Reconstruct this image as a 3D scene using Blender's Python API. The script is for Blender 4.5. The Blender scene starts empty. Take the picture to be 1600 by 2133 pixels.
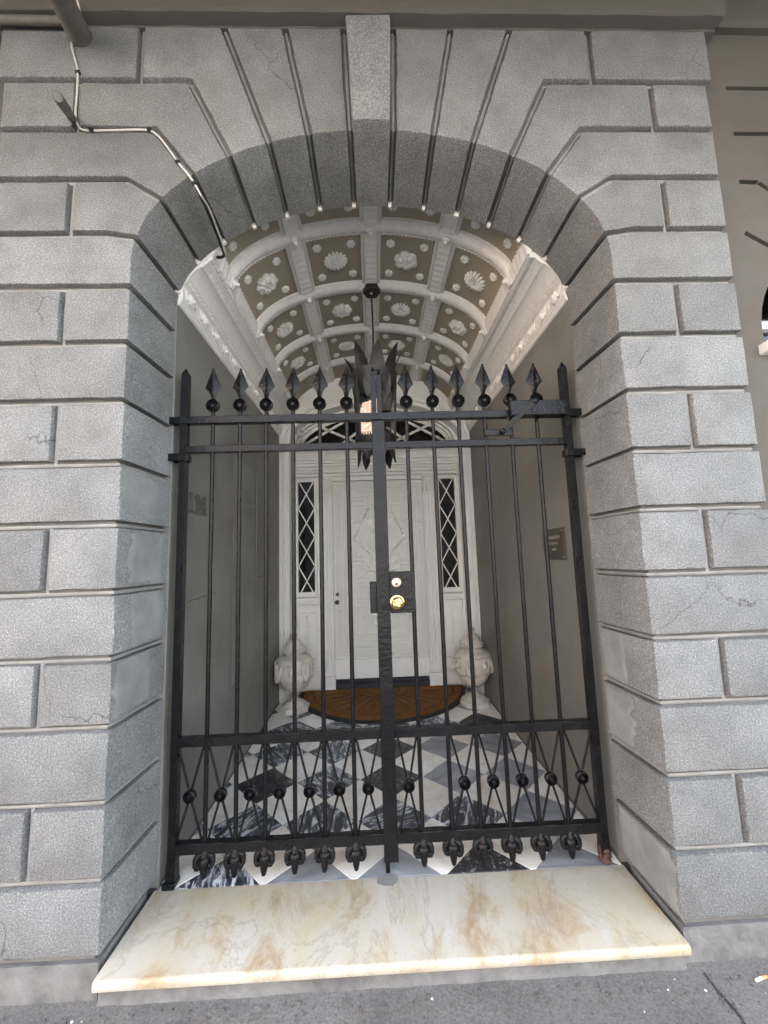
import bpy, math, random
from mathutils import Vector, Matrix

random.seed(7)
S = bpy.context.scene
COL = S.collection
R = math.radians
pi = math.pi

# ------------------------------------------------------------------ camera
def look():
    yaw, pit, rol = 0.0296, 0.1164, -0.0317
    f = Vector((math.sin(yaw)*math.cos(pit), math.cos(yaw)*math.cos(pit), math.sin(pit)))
    r = Vector((math.cos(yaw), -math.sin(yaw), 0))
    u = r.cross(f)
    r2 = r*math.cos(rol) + u*math.sin(rol)
    u2 = u*math.cos(rol) - r*math.sin(rol)
    m = Matrix.Identity(4)
    for i in range(3):
        m[i][0], m[i][1], m[i][2] = r2[i], u2[i], -f[i]
    m[0][3], m[1][3], m[2][3] = -0.0547, -1.875, 1.3584
    return m
cd = bpy.data.cameras.new('camera')
cam = bpy.data.objects.new('camera', cd)
COL.objects.link(cam)
cam.matrix_world = look()
cd.sensor_fit = 'HORIZONTAL'
cd.sensor_width = 36
cd.lens = 36*820/1600
cd.clip_start = 0.05
cd.clip_end = 500
S.camera = cam

# ------------------------------------------------------------------ light
SUN_EL, SUN_AZ = 56, 10          # the sun stands behind the house, a little to the right
w = bpy.data.worlds.new('World')
S.world = w
w.use_nodes = True
wn = w.node_tree.nodes
wl = w.node_tree.links
bg = wn['Background']
sky = wn.new('ShaderNodeTexSky')
sky.sky_type = 'NISHITA'
sky.sun_disc = False
sky.sun_elevation = R(SUN_EL)
sky.sun_rotation = R(SUN_AZ)
sky.air_density = 1.0
sky.dust_density = 4.0
sky.ozone_density = 0.4
hs = wn.new('ShaderNodeHueSaturation')          # thin high haze: a paler blue all over
hs.inputs['Saturation'].default_value = 0.5
wl.new(sky.outputs[0], hs.inputs['Color'])
wl.new(hs.outputs[0], bg.inputs[0])
bg.inputs[1].default_value = 0.15
sd = bpy.data.lights.new('sun', 'SUN')
sd.energy = 2.4
sd.angle = R(0.5)
sd.color = (1.0, 0.95, 0.88)
sun = bpy.data.objects.new('sun', sd)
COL.objects.link(sun)
az, el = R(SUN_AZ), R(SUN_EL)
sdir = Vector((math.sin(az)*math.cos(el), math.cos(az)*math.cos(el), math.sin(el)))
sun.rotation_euler = sdir.to_track_quat('Z', 'Y').to_euler()
sun.location = sdir*30

S.view_settings.view_transform = 'Standard'
S.view_settings.look = 'None'
S.view_settings.gamma = 1
S.view_settings.use_curve_mapping = False
S.view_settings.exposure = 3.8
S.cycles.use_denoising = True
S.cycles.max_bounces = 10
S.cycles.diffuse_bounces = 6
S.cycles.glossy_bounces = 4
S.cycles.transparent_max_bounces = 12
S.cycles.caustics_reflective = False
S.cycles.caustics_refractive = False
S.cycles.sample_clamp_indirect = 6

# ------------------------------------------------------------------ node helpers
class NT:
    def __init__(s, name):
        s.mat = bpy.data.materials.new(name)
        s.mat.use_nodes = True
        s.t = s.mat.node_tree
        s.b = s.t.nodes['Principled BSDF']
    def n(s, typ, **kw):
        o = s.t.nodes.new('ShaderNode'+typ)
        for k, v in kw.items():
            if k.startswith('i_'):
                key = k[2:]
                key = int(key) if key.isdigit() else key.replace('_', ' ')
                o.inputs[key].default_value = v
            else:
                setattr(o, k, v)
        return o
    def l(s, a, b):
        s.t.links.new(a, b)
    def coord(s, scale=(1, 1, 1), rand=0.0, rot=False):
        tc = s.n('TexCoord')
        out = tc.outputs['Object']
        if rand:
            oi = s.n('ObjectInfo')
            m = s.n('VectorMath', operation='MULTIPLY_ADD')
            cb = s.n('CombineXYZ')
            mu = s.n('Math', operation='MULTIPLY', i_1=7.7)
            s.l(oi.outputs['Random'], mu.inputs[0])
            s.l(oi.outputs['Random'], cb.inputs[0])
            s.l(mu.outputs[0], cb.inputs[1])
            s.l(oi.outputs['Random'], cb.inputs[2])
            m.inputs[1].default_value = (rand, rand, rand)
            s.l(cb.outputs[0], m.inputs[0])
            s.l(out, m.inputs[2])
            out = m.outputs[0]
            if rot:
                vr = s.n('VectorRotate', rotation_type='Z_AXIS')
                m2 = s.n('Math', operation='MULTIPLY', i_1=21.0)
                s.l(oi.outputs['Random'], m2.inputs[0])
                s.l(m2.outputs[0], vr.inputs['Angle'])
                s.l(out, vr.inputs['Vector'])
                out = vr.outputs[0]
        if scale != (1, 1, 1):
            mp = s.n('Mapping')
            mp.inputs['Scale'].default_value = scale
            s.l(out, mp.inputs[0])
            out = mp.outputs[0]
        return out
    def noise(s, vec, scale, detail=4, rough=.55, dist=0.0):
        o = s.n('TexNoise', i_Scale=scale, i_Detail=detail, i_Roughness=rough, i_Distortion=dist)
        s.l(vec, o.inputs['Vector'])
        return o.outputs['Fac']
    def ramp(s, fac, stops, interp='LINEAR'):
        o = s.n('ValToRGB')
        o.color_ramp.interpolation = interp
        e = o.color_ramp.elements
        while len(e) < len(stops):
            e.new(0.5)
        for i, (p, c) in enumerate(stops):
            e[i].position = p
            e[i].color = (c, c, c, 1) if not isinstance(c, tuple) else (*c, 1)
        s.l(fac, o.inputs[0])
        return o.outputs[0]
    def mix(s, fac, a, b, blend='MIX'):
        o = s.n('Mix', data_type='RGBA', blend_type=blend)
        for v, i in ((fac, 0), (a, 6), (b, 7)):
            if isinstance(v, (int, float)):
                o.inputs[i].default_value = v
            elif isinstance(v, tuple):
                o.inputs[i].default_value = (*v, 1)
            else:
                s.l(v, o.inputs[i])
        return o.outputs[2]
    def math(s, op, a, b):
        o = s.n('Math', operation=op)
        for v, i in ((a, 0), (b, 1)):
            if isinstance(v, (int, float)):
                o.inputs[i].default_value = v
            else:
                s.l(v, o.inputs[i])
        return o.outputs[0]
    def bump(s, h, strength=.4, dist=.004, prev=None):
        o = s.n('Bump', i_Strength=strength, i_Distance=dist)
        s.l(h, o.inputs['Height'])
        if prev:
            s.l(prev, o.inputs['Normal'])
        s.l(o.outputs[0], s.b.inputs['Normal'])
        return o.outputs[0]
    def set(s, col=None, rough=None, metal=None, spec=None):
        for k, v in (('Base Color', col), ('Roughness', rough), ('Metallic', metal), ('Specular IOR Level', spec)):
            if v is None:
                continue
            if isinstance(v, tuple):
                s.b.inputs[k].default_value = (*v, 1)
            elif isinstance(v, (int, float)):
                s.b.inputs[k].default_value = v
            else:
                s.l(v, s.b.inputs[k])
        return s.mat
    def rnd(s, lo, hi):
        oi = s.n('ObjectInfo')
        mr = s.n('MapRange', i_3=lo, i_4=hi)
        s.l(oi.outputs['Random'], mr.inputs[0])
        return mr.outputs[0]

def scalecol(t, col, val):
    o = t.n('VectorMath', operation='SCALE')
    t.l(col, o.inputs[0])
    if isinstance(val, (int, float)):
        o.inputs['Scale'].default_value = val
    else:
        t.l(val, o.inputs['Scale'])
    return o.outputs[0]

def mat_granite():
    t = NT('granite')
    v = t.coord()
    vr = t.coord(rand=3.0)
    fine = t.noise(v, 330, 2, .7)
    med = t.noise(v, 150, 3, .65)
    g = t.mix(.45, fine, med)
    c = t.ramp(g, [(.32, (.065, .067, .066)), (.45, (.148, .152, .149)), (.55, (.225, .231, .227)), (.68, (.46, .47, .463))])
    big = t.ramp(t.noise(vr, 4.5, 7, .68), [(.28, .74), (.5, 1.0), (.72, 1.2)])
    c = scalecol(t, c, big)
    c = scalecol(t, c, t.rnd(.84, 1.13))
    st = t.ramp(t.noise(vr, 1.5, 7, .68), [(.52, 0.0), (.72, 1.0)])      # rain grime
    c = t.mix(t.math('MULTIPLY', st, .5), c, (.115, .112, .102))
    # hairline cracks
    vo = t.n('TexVoronoi', feature='DISTANCE_TO_EDGE', i_Scale=1.9)
    wob = t.n('TexNoise', i_Scale=7.0, i_Detail=5)
    t.l(vr, wob.inputs['Vector'])
    wv = t.mix(.16, vr, wob.outputs['Color'])
    t.l(wv, vo.inputs['Vector'])
    line = t.ramp(vo.outputs['Distance'], [(.0, 1.0), (.0045, 0.0)])
    msk = t.ramp(t.noise(vr, 1.7, 2, .5), [(.56, 0.0), (.59, 1.0)])
    ck = t.math('MULTIPLY', line, msk)
    c = t.mix(t.math('MULTIPLY', ck, .85), c, (.05, .05, .05))
    b = t.bump(g, .28, .003)
    t.bump(ck, -.6, .003, b)
    return t.set(c, .82, spec=.3)

def mat_plain(name, col, rough, nscale=6, amt=.12, bscale=60, bstr=.12, stain=None, bdist=.003):
    t = NT(name)
    v = t.coord(rand=2.0)
    n1 = t.ramp(t.noise(v, nscale, 5, .6), [(.25, 1-amt), (.75, 1+amt)])
    base = t.n('RGB')
    base.outputs[0].default_value = (*col, 1)
    c = scalecol(t, base.outputs[0], n1)
    if stain:
        sc, lo, hi, k = stain
        m = t.ramp(t.noise(v, nscale*.45, 7, .66), [(lo, 0.0), (hi, 1.0)])
        c = t.mix(t.math('MULTIPLY', m, k), c, sc)
    t.bump(t.noise(v, bscale, 4, .6), bstr, bdist)
    return t.set(c, rough)

def mat_iron():
    t = NT('black_gloss_paint')
    v = t.coord()
    n1 = t.noise(v, 55, 4, .6)
    n2 = t.noise(v, 13, 4, .6)
    chips = t.ramp(t.noise(v, 120, 3, .7), [(.70, 0.0), (.73, 1.0)])
    c = t.mix(t.ramp(n2, [(.3, 0.0), (.75, 1.0)]), (.005, .005, .0055), (.010, .010, .0105))
    c = t.mix(t.math('MULTIPLY', chips, .35), c, (.10, .095, .09))
    t.bump(t.mix(.3, n1, n2), .6, .009)
    return t.set(c, t.ramp(n2, [(.3, .09), (.75, .2)]), spec=.2)

def mat_white_marble(name, col, stain, k, scale, lo=.46, hi=.72):
    t = NT(name)
    v = t.coord(rand=5.0, rot=True)
    vs = t.coord(scale=(1, .38, 1), rand=5.0, rot=True)
    m = t.ramp(t.noise(vs, scale, 7, .62, 1.2), [(lo, 0.0), (hi, 1.0)])
    c = t.mix(t.math('MULTIPLY', m, k), col, stain)
    vein = t.ramp(t.noise(v, scale*1.7, 5, .6, 1.8), [(.47, 0.0), (.5, 1.0), (.53, 0.0)])
    c = t.mix(t.math('MULTIPLY', vein, .16), c, (.35, .33, .30))
    sp = t.ramp(t.noise(v, 60, 3, .6), [(.68, 0.0), (.75, 1.0)])
    c = t.mix(t.math('MULTIPLY', sp, .3), c, stain)
    c = scalecol(t, c, t.rnd(.9, 1.03))
    t.bump(t.noise(v, 90, 3, .6), .05, .002)
    return t.set(c, .34, spec=.5)

def mat_striped():
    t = NT('striped_dark_marble')
    v = t.coord(scale=(1, .26, 1), rand=5.0, rot=True)
    n = t.noise(v, 26, 6, .68, 1.6)
    c = t.ramp(n, [(.42, (.018, .02, .026)), (.51, (.07, .078, .095)), (.56, (.55, .57, .61)), (.66, (.76, .77, .79))])
    c = scalecol(t, c, t.rnd(.75, 1.05))
    t.bump(n, .04, .002)
    return t.set(c, .3)

def mat_grey_marble():
    t = NT('grey_marble')
    v = t.coord(scale=(1, .3, 1), rand=5.0, rot=True)
    n = t.noise(v, 9, 7, .62, 1.0)
    c = t.ramp(n, [(.3, (.16, .175, .195)), (.52, (.27, .285, .305)), (.72, (.42, .43, .435))])
    c = scalecol(t, c, t.rnd(.75, 1.15))
    return t.set(c, .33)

def mat_black_marble():
    t = NT('black_flecked_marble')
    v = t.coord(rand=5.0)
    n = t.noise(v, 36, 5, .7, 1.2)
    c = t.ramp(n, [(.48, (.014, .014, .016)), (.58, (.045, .045, .048)), (.64, (.36, .36, .36)), (.7, (.5, .5, .5))])
    return t.set(c, .32)

def mat_step():
    t = NT('step_marble')
    v = t.coord(scale=(1, .55, 1))
    v1 = t.coord()
    a = t.ramp(t.noise(v, 3.2, 10, .7, .5), [(.40, 0.0), (.64, 1.0)])
    b = t.ramp(t.noise(v, 5.5, 10, .74, .6), [(.50, 0.0), (.66, 1.0)])
    c = t.mix(a, (.52, .50, .435), (.47, .395, .265))
    c = t.mix(t.math('MULTIPLY', b, .85), c, (.35, .245, .125))
    g = t.ramp(t.noise(v1, 3.2, 6, .6), [(.52, 0.0), (.75, 1.0)])
    c = t.mix(t.math('MULTIPLY', g, .5), c, (.47, .475, .465))
    vn = t.ramp(t.noise(v, 2.1, 8, .66, .8), [(.485, 0.0), (.5, 1.0), (.515, 0.0)])
    c = t.mix(t.math('MULTIPLY', vn, .4), c, (.27, .22, .16))
    sp = t.ramp(t.noise(v1, 46, 4, .68), [(.665, 0.0), (.71, 1.0)])
    c = t.mix(t.math('MULTIPLY', sp, .55), c, (.20, .14, .085))
    t.bump(t.noise(v1, 40, 4, .6), .06, .002)
    return t.set(c, .36)

def mat_pavement():
    t = NT('worn_concrete')
    v = t.coord()
    n1 = t.noise(v, 2.3, 6, .62)
    n2 = t.noise(v, 120, 3, .7)
    c = t.ramp(n2, [(.3, (.14, .133, .121)), (.5, (.198, .188, .173)), (.7, (.265, .253, .235))])
    c = scalecol(t, c, t.ramp(n1, [(.3, .66), (.7, 1.2)]))
    sp = t.ramp(t.noise(v, 5.5, 9, .78), [(.60, 0.0), (.72, 1.0)])
    c = t.mix(t.math('MULTIPLY', sp, .75), c, (.085, .078, .07))
    t.bump(n2, .35, .004)
    return t.set(c, .9, spec=.25)

def mat_coir():
    t = NT('coir')
    v = t.coord()
    n = t.noise(v, 160, 3, .8)
    c = t.ramp(n, [(.3, (.10, .044, .014)), (.55, (.27, .125, .04)), (.75, (.44, .225, .08))])
    c = scalecol(t, c, t.ramp(t.noise(v, 7, 4, .6), [(.3, .75), (.7, 1.15)]))
    t.bump(n, .9, .01)
    return t.set(c, .95, spec=.1)

def mat_brick():
    t = NT('brick')
    tc = t.n('TexCoord')
    mp = t.n('Mapping')
    mp.inputs['Rotation'].default_value = (R(90), 0, 0)
    t.l(tc.outputs['Object'], mp.inputs[0])
    br = t.n('TexBrick', i_Scale=2.2)
    br.inputs['Color1'].default_value = (.50, .31, .21, 1)
    br.inputs['Color2'].default_value = (.58, .40, .29, 1)
    br.inputs['Mortar'].default_value = (.60, .53, .45, 1)
    t.l(mp.outputs[0], br.inputs['Vector'])
    return t.set(br.outputs['Color'], .85)

def mat_glass(name, tint=(1, 1, 1), rough=0.0, ior=1.55):
    m = bpy.data.materials.new(name)
    m.use_nodes = True
    nt = m.node_tree
    nt.nodes.clear()
    out = nt.nodes.new('ShaderNodeOutputMaterial')
    mx = nt.nodes.new('ShaderNodeMixShader')
    fr = nt.nodes.new('ShaderNodeFresnel')
    fr.inputs[0].default_value = ior
    tr = nt.nodes.new('ShaderNodeBsdfTransparent')
    tr.inputs[0].default_value = (*tint, 1)
    gl = nt.nodes.new('ShaderNodeBsdfGlossy')
    gl.inputs['Roughness'].default_value = rough
    nt.links.new(fr.outputs[0], mx.inputs[0])
    nt.links.new(tr.outputs[0], mx.inputs[1])
    nt.links.new(gl.outputs[0], mx.inputs[2])
    nt.links.new(mx.outputs[0], out.inputs[0])
    return m

M = {}
M['granite'] = mat_granite()
M['mortar'] = mat_plain('lime_mortar', (.15, .148, .14), .9, 12, .2, 90, .3, ((.22, .21, .2), .52, .7, .7))
M['pointing'] = mat_plain('pointing_mortar', (.27, .27, .255), .9, 9, .25, 90, .3, ((.20, .195, .185), .5, .7, .8))
M['dab'] = mat_plain('white_mortar', (.72, .70, .66), .9, 12, .1, 90, .3)
M['cement'] = mat_plain('cement_patch', (.225, .235, .222), .9, 9, .25, 60, .5, ((.16, .158, .15), .45, .7, .6))
M['plinth'] = mat_plain('weathered_base', (.175, .175, .168), .9, 14, .3, 50, .6, ((.10, .098, .095), .5, .65, .8), .008)
M['iron'] = mat_iron()
M['rust'] = mat_plain('rust', (.085, .04, .028), .85, 40, .45, 120, .8, ((.03, .02, .018), .45, .65, .8))
M['stucco'] = mat_plain('taupe_stucco', (.105, .095, .08), .9, 5, .1, 45, .25, ((.12, .11, .098), .52, .75, .5))
M['stucco_dark'] = mat_plain('grime_stucco', (.10, .092, .08), .92, 8, .2, 60, .4)
M['passage'] = mat_plain('passage_paint', (.183, .181, .166), .6, 2.2, .2, 22, .3, ((.095, .085, .07), .47, .72, .65))
M['plaster'] = mat_plain('white_plaster', (.73, .725, .695), .78, 30, .07, 260, .55, ((.42, .40, .36), .56, .78, .45), .0035)
M['tan'] = mat_plain('tan_panel', (.32, .28, .215), .85, 5, .07, 70, .1)
M['door'] = mat_plain('door_white', (.83, .81, .765), .5, 8, .05, 80, .06)
M['leaf'] = mat_plain('door_ground_shaded', (.70, .68, .635), .55, 8, .06, 80, .06)  # recess shade painted in: ground darker than the raised carving
M['trim'] = mat_plain('trim_white', (.80, .785, .745), .58, 8, .06, 80, .10)
M['w_tile'] = mat_white_marble('white_marble_tile', (.85, .83, .77), (.50, .40, .26), .7, 6)
M['s_tile'] = mat_striped()
M['g_tile'] = mat_grey_marble()
M['k_tile'] = mat_black_marble()
M['grout'] = mat_plain('dark_grout', (.045, .042, .04), .95)
M['step'] = mat_step()
M['pave'] = mat_pavement()
M['road'] = mat_plain('asphalt', (.075, .075, .074), .9, 20, .3, 90, .5)
M['urn'] = mat_plain('aged_marble', (.58, .545, .475), .7, 14, .18, 80, .25, ((.22, .17, .12), .50, .72, .75))
M['coir'] = mat_coir()
M['rubber'] = mat_plain('black_rubber', (.012, .012, .012), .7, 30, .3, 90, .4)
M['darkglass'] = NT('dark_window_glass').set((.004, .004, .0045), .06, spec=.5)
M['glass'] = mat_glass('lantern_glass', (.93, .95, .93), .012, 2.2)
M['blackmetal'] = mat_plain('sooty_metal', (.012, .011, .010), .55, 20, .4, 60, .3)
M['threshold'] = mat_plain('black_threshold', (.02, .022, .026), .5, 14, .4, 60, .3, ((.07, .075, .08), .55, .7, .6))
M['brass'] = NT('brass').set((.72, .50, .20), .22, 1.0)
M['rosebrass'] = NT('worn_brass').set((.66, .42, .30), .36, 1.0)
M['bronze'] = NT('dark_bronze').set((.05, .04, .028), .35, .8)
M['plaque'] = mat_plain('bronze_plaque', (.055, .045, .034), .5, 40, .3, 90, .3)
M['digit'] = mat_plain('digit_shaded', (.085, .08, .07), .5, 20, .2, 60, .2)  # wall colour darkened in place of the shadows the digits lack
M['letters'] = NT('plaque_letters').set((.26, .25, .21), .5)
M['cable'] = NT('white_cable').set((.58, .56, .51), .75, spec=.2)
M['blackcable'] = NT('black_cable').set((.012, .012, .012), .5)
M['pipe'] = mat_plain('painted_pipe', (.13, .118, .10), .6, 20, .2, 60, .3)
M['brick'] = mat_brick()
M['pane'] = mat_glass('window_glass', (.85, .9, .92), .01)
M['pale_stucco'] = mat_plain('pale_stucco', (.27, .28, .28), .9, 3, .06)
M['gallery'] = mat_plain('added_gallery_paint', (.22, .205, .18), .8, 5, .08)
M['curtain'] = mat_plain('pale_curtain', (.52, .58, .60), .9)
M['frame_white'] = NT('window_paint').set((.80, .79, .77), .45)
M['paper'] = NT('paper').set((.75, .73, .68), .8)
M['tanpaper'] = NT('filter_paper').set((.62, .36, .14), .8)
M['grit'] = mat_plain('grit', (.11, .10, .09), .95)

# ------------------------------------------------------------------ mesh helpers
class MB:
    def __init__(s):
        s.v, s.f, s.m = [], [], []
    def add(s, vs, fs, mi=0):
        o = len(s.v)
        s.v += [tuple(p) for p in vs]
        s.f += [tuple(i+o for i in f) for f in fs]
        s.m += [mi]*len(fs)
        return s
    def convex(s, vs, fs, mi=0):
        c = sum((Vector(p) for p in vs), Vector())/len(vs)
        out = []
        for f in fs:
            p = [Vector(vs[i]) for i in f]
            n = Vector()
            for i in range(len(p)):
                n += (p[i]-p[0]).cross(p[(i+1) % len(p)]-p[0])
            ctr = sum(p, Vector())/len(p)
            out.append(f if n.dot(ctr-c) >= 0 else tuple(reversed(f)))
        return s.add(vs, out, mi)
    def box(s, x0, x1, y0, y1, z0, z1, b=0.0, mi=0, mat=None):
        c = Vector(((x0+x1)/2, (y0+y1)/2, (z0+z1)/2))
        h = (abs(x1-x0)/2, abs(y1-y0)/2, abs(z1-z0)/2)
        if b <= 0:
            vs = [(a*h[0], d*h[1], e*h[2]) for a in (-1, 1) for d in (-1, 1) for e in (-1, 1)]
            fs = [(0, 1, 3, 2), (4, 5, 7, 6), (0, 1, 5, 4), (2, 3, 7, 6), (0, 2, 6, 4), (1, 3, 7, 5)]
        else:
            b = min(b, min(h)*.9)
            vs, idx = [], {}
            for a in (-1, 1):
                for d in (-1, 1):
                    for e in (-1, 1):
                        sg = (a, d, e)
                        for k in range(3):
                            idx[sg, k] = len(vs)
                            vs.append(tuple(sg[i]*(h[i] if i == k else h[i]-b) for i in range(3)))
            fs = []
            for k in range(3):
                i, j = [q for q in range(3) if q != k]
                for sk in (-1, 1):
                    q = []
                    for (u, t) in ((-1, -1), (1, -1), (1, 1), (-1, 1)):
                        sg = [0, 0, 0]
                        sg[k], sg[i], sg[j] = sk, u, t
                        q.append(idx[tuple(sg), k])
                    fs.append(tuple(q))
                for u in (-1, 1):
                    for t in (-1, 1):
                        a1, a2 = [0, 0, 0], [0, 0, 0]
                        a1[i], a1[j], a1[k] = u, t, -1
                        a2[i], a2[j], a2[k] = u, t, 1
                        fs.append((idx[tuple(a1), i], idx[tuple(a2), i], idx[tuple(a2), j], idx[tuple(a1), j]))
            for a in (-1, 1):
                for d in (-1, 1):
                    for e in (-1, 1):
                        fs.append(tuple(idx[(a, d, e), k] for k in range(3)))
        if mat is not None:
            vs = [mat @ Vector(p) for p in vs]
            return s.convex([tuple(p+c) for p in vs], fs, mi)
        return s.convex([tuple(Vector(p)+c) for p in vs], fs, mi)
    def loft(s, rings, cap0=True, cap1=True, closed=True, mi=0):
        n = len(rings[0])
        o = len(s.v)
        for r in rings:
            s.v += [tuple(p) for p in r]
        lim = n if closed else n-1
        for k in range(len(rings)-1):
            for i in range(lim):
                j = (i+1) % n
                s.f.append((o+k*n+i, o+k*n+j, o+(k+1)*n+j, o+(k+1)*n+i))
                s.m.append(mi)
        if cap0:
            s.f.append(tuple(o+i for i in reversed(range(n))))
            s.m.append(mi)
        if cap1:
            s.f.append(tuple(o+(len(rings)-1)*n+i for i in range(n)))
            s.m.append(mi)
        return s
    def tube(s, path, r, n=8, mi=0, cap=True, flat=None):
        P = [Vector(p) for p in path]
        rs = r if isinstance(r, (list, tuple)) else [r]*len(P)
        t0 = (P[1]-P[0]).normalized()
        a = Vector((0, 0, 1)) if abs(t0.z) < .9 else Vector((1, 0, 0))
        u = t0.cross(a).normalized()
        rings = []
        for i, p in enumerate(P):
            t = (P[min(i+1, len(P)-1)]-P[max(i-1, 0)]).normalized()
            u = (u-t*u.dot(t)).normalized()
            v = t.cross(u)
            rings.append([p+(u*math.cos(2*pi*k/n)+v*math.sin(2*pi*k/n))*rs[i] for k in range(n)])
        return s.loft(rings, cap, cap, True, mi)
    def lathe(s, prof, c=(0, 0, 0), n=24, axis='Z', mod=None, mi=0, cap=True):
        rings = []
        for k, (r, h) in enumerate(prof):
            ring = []
            for i in range(n):
                a = 2*pi*i/n
                rr, hh = (r, h) if mod is None else mod(r, h, a, k)
                if axis == 'Z':
                    ring.append((c[0]+rr*math.cos(a), c[1]+rr*math.sin(a), c[2]+hh))
                else:                                   # axis -Y: h grows towards the street
                    ring.append((c[0]+rr*math.cos(a), c[1]-hh, c[2]+rr*math.sin(a)))
            rings.append(ring)
        return s.loft(rings, cap, cap, True, mi)
    def prism(s, poly, y0, y1, mi=0):
        """polygon in x,z (counter-clockwise seen from the street) from y0 (front) to y1 (back)"""
        return s.loft([[(x, y0, z) for x, z in poly], [(x, y1, z) for x, z in poly]], True, True, True, mi)
    def sweep(s, prof, frames, closed=True, mi=0, mod=None, caps=True):
        """prof: (u,w) points; frames: (origin, U, W)"""
        rings = []
        for k, (o, U, W) in enumerate(frames):
            ring = []
            for q, (u, ww) in enumerate(prof):
                if mod:
                    u, ww = mod(k, q, u, ww)
                ring.append(o+U*u+W*ww)
            rings.append(ring)
        return s.loft(rings, caps and closed, caps and closed, closed, mi)

PL = {}
def mk(name, mb, mats, parent=None, smooth=None, origin=None):
    o0 = Vector(PL[parent.name]) if parent else Vector(origin or (0, 0, 0))
    me = bpy.data.meshes.new(name)
    me.from_pydata([tuple(Vector(p)-o0) for p in mb.v], [], mb.f)
    for m_ in (mats if isinstance(mats, (list, tuple)) else [mats]):
        me.materials.append(M[m_])
    if any(mb.m):
        me.polygons.foreach_set('material_index', mb.m)
    import bmesh
    bm = bmesh.new()
    bm.from_mesh(me)
    bmesh.ops.recalc_face_normals(bm, faces=bm.faces)
    bm.to_mesh(me)
    bm.free()
    if smooth is not None:
        me.polygons.foreach_set('use_smooth', [True]*len(me.polygons))
        me.set_sharp_from_angle(angle=R(smooth))
    me.update()
    ob = bpy.data.objects.new(name, me)
    COL.objects.link(ob)
    if parent:
        ob.parent = parent
    else:
        ob.location = o0
    PL[ob.name] = tuple(o0)
    return ob
def mesh_only(name, mb, mat, smooth):
    o = mk(name, mb, mat, None, smooth)
    me = o.data
    bpy.data.objects.remove(o)
    return me
def place(name, mesh, parent, loc, rot=None):
    o = bpy.data.objects.new(name, mesh)
    COL.objects.link(o)
    o.parent = parent
    o.location = Vector(loc)-Vector(PL[parent.name])
    if rot is not None:
        o.rotation_euler = rot
    PL[o.name] = tuple(loc)
    return o
def thing(name, label, cat, loc=(0, 0, 0), group=None, kind=None):
    o = bpy.data.objects.new(name, None)
    COL.objects.link(o)
    o.location = loc
    o.empty_display_size = .1
    PL[o.name] = tuple(loc)
    return tag(o, label, cat, group, kind)
def tag(o, label=None, cat=None, group=None, kind=None):
    for k, v in (('label', label), ('category', cat), ('group', group), ('kind', kind)):
        if v:
            o[k] = v
    return o

def inset(poly, ds):
    """shift every edge i (p[i]->p[i+1]) of a clockwise-or-not polygon inward by ds[i]"""
    n = len(poly)
    area = sum(poly[i][0]*poly[(i+1) % n][1]-poly[(i+1) % n][0]*poly[i][1] for i in range(n))
    sg = 1 if area > 0 else -1
    L = []
    for i in range(n):
        (x0, z0), (x1, z1) = poly[i], poly[(i+1) % n]
        dx, dz = x1-x0, z1-z0
        ln = math.hypot(dx, dz) or 1e-9
        nx, nz = -dz/ln*sg, dx/ln*sg
        L.append(((x0+nx*ds[i], z0+nz*ds[i]), (dx/ln, dz/ln), (nx, nz)))
    out = []
    for i in range(n):
        (p, d, nn), (q, e, mm) = L[i-1], L[i]
        cr = d[0]*e[1]-d[1]*e[0]
        if abs(cr) < .04:
            out.append(((poly[i][0]+(nn[0]*ds[i-1]+mm[0]*ds[i])/2), poly[i][1]+(nn[1]*ds[i-1]+mm[1]*ds[i])/2))
        else:
            t = ((q[0]-p[0])*e[1]-(q[1]-p[1])*e[0])/cr
            out.append((p[0]+d[0]*t, p[1]+d[1]*t))
    return out

# ------------------------------------------------------------------ the key sizes of the place
CX = -0.0115                   # middle of the opening
YF = -0.345                    # stone face;  the gate stands at y = 0
HW, HWI = 1.0175, 1.004        # half width of the opening in front / at the gate
ZS, BF, BI = 2.62, .62, .585   # springing, rise in front, rise inside
ZTOP = 3.766
def arch_z(x, a=HW, b=BF):
    return ZS + b*math.sqrt(max(0, 1-(x/a)**2))

# ------------------------------------------------------------------ ground
def ground():
    mb = MB()
    mb.box(-30, 30, -3.2, 8, -.5, -.098)
    pv = mk('pavement', mb, 'pave')
    tag(pv, kind='structure')
    for (x, w_) in ((1.045, .0035), (-2.3, .004), (3.6, .004)):
        j = MB()
        pts = [(x+random.uniform(-.006, .006), -.37-.06*i) for i in range(46)]
        for i in range(len(pts)-1):
            (xa, ya), (xb, yb) = pts[i], pts[i+1]
            ww = w_*random.uniform(.5, 1.3)
            j.add([(xa-ww, ya, -.0955), (xa+ww, ya, -.0955), (xb+ww, yb, -.0955), (xb-ww, yb, -.0955)], [(0, 1, 2, 3)])
        mk('joint', j, 'grout', pv)
    mb = MB()
    mb.box(-30, 30, -3.38, -3.2, -.5, -.10, .02)
    tag(mk('kerb', mb, 'plinth'), kind='structure')
    mb = MB()
    mb.box(-120, 120, -9.0, -3.38, -.6, -.24)
    tag(mk('road', mb, 'road'), kind='structure')
    mb = MB()
    mb.box(-30, 30, -11.2, -9.0, -.6, -.10)
    tag(mk('far_pavement', mb, 'pave'), kind='structure')
    mb = MB()
    mb.add([(-250, -250, -.62), (250, -250, -.62), (250, 250, -.62), (-250, 250, -.62)], [(0, 1, 2, 3)])
    tag(mk('ground', mb, 'pave'), kind='structure')
ground()

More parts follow.
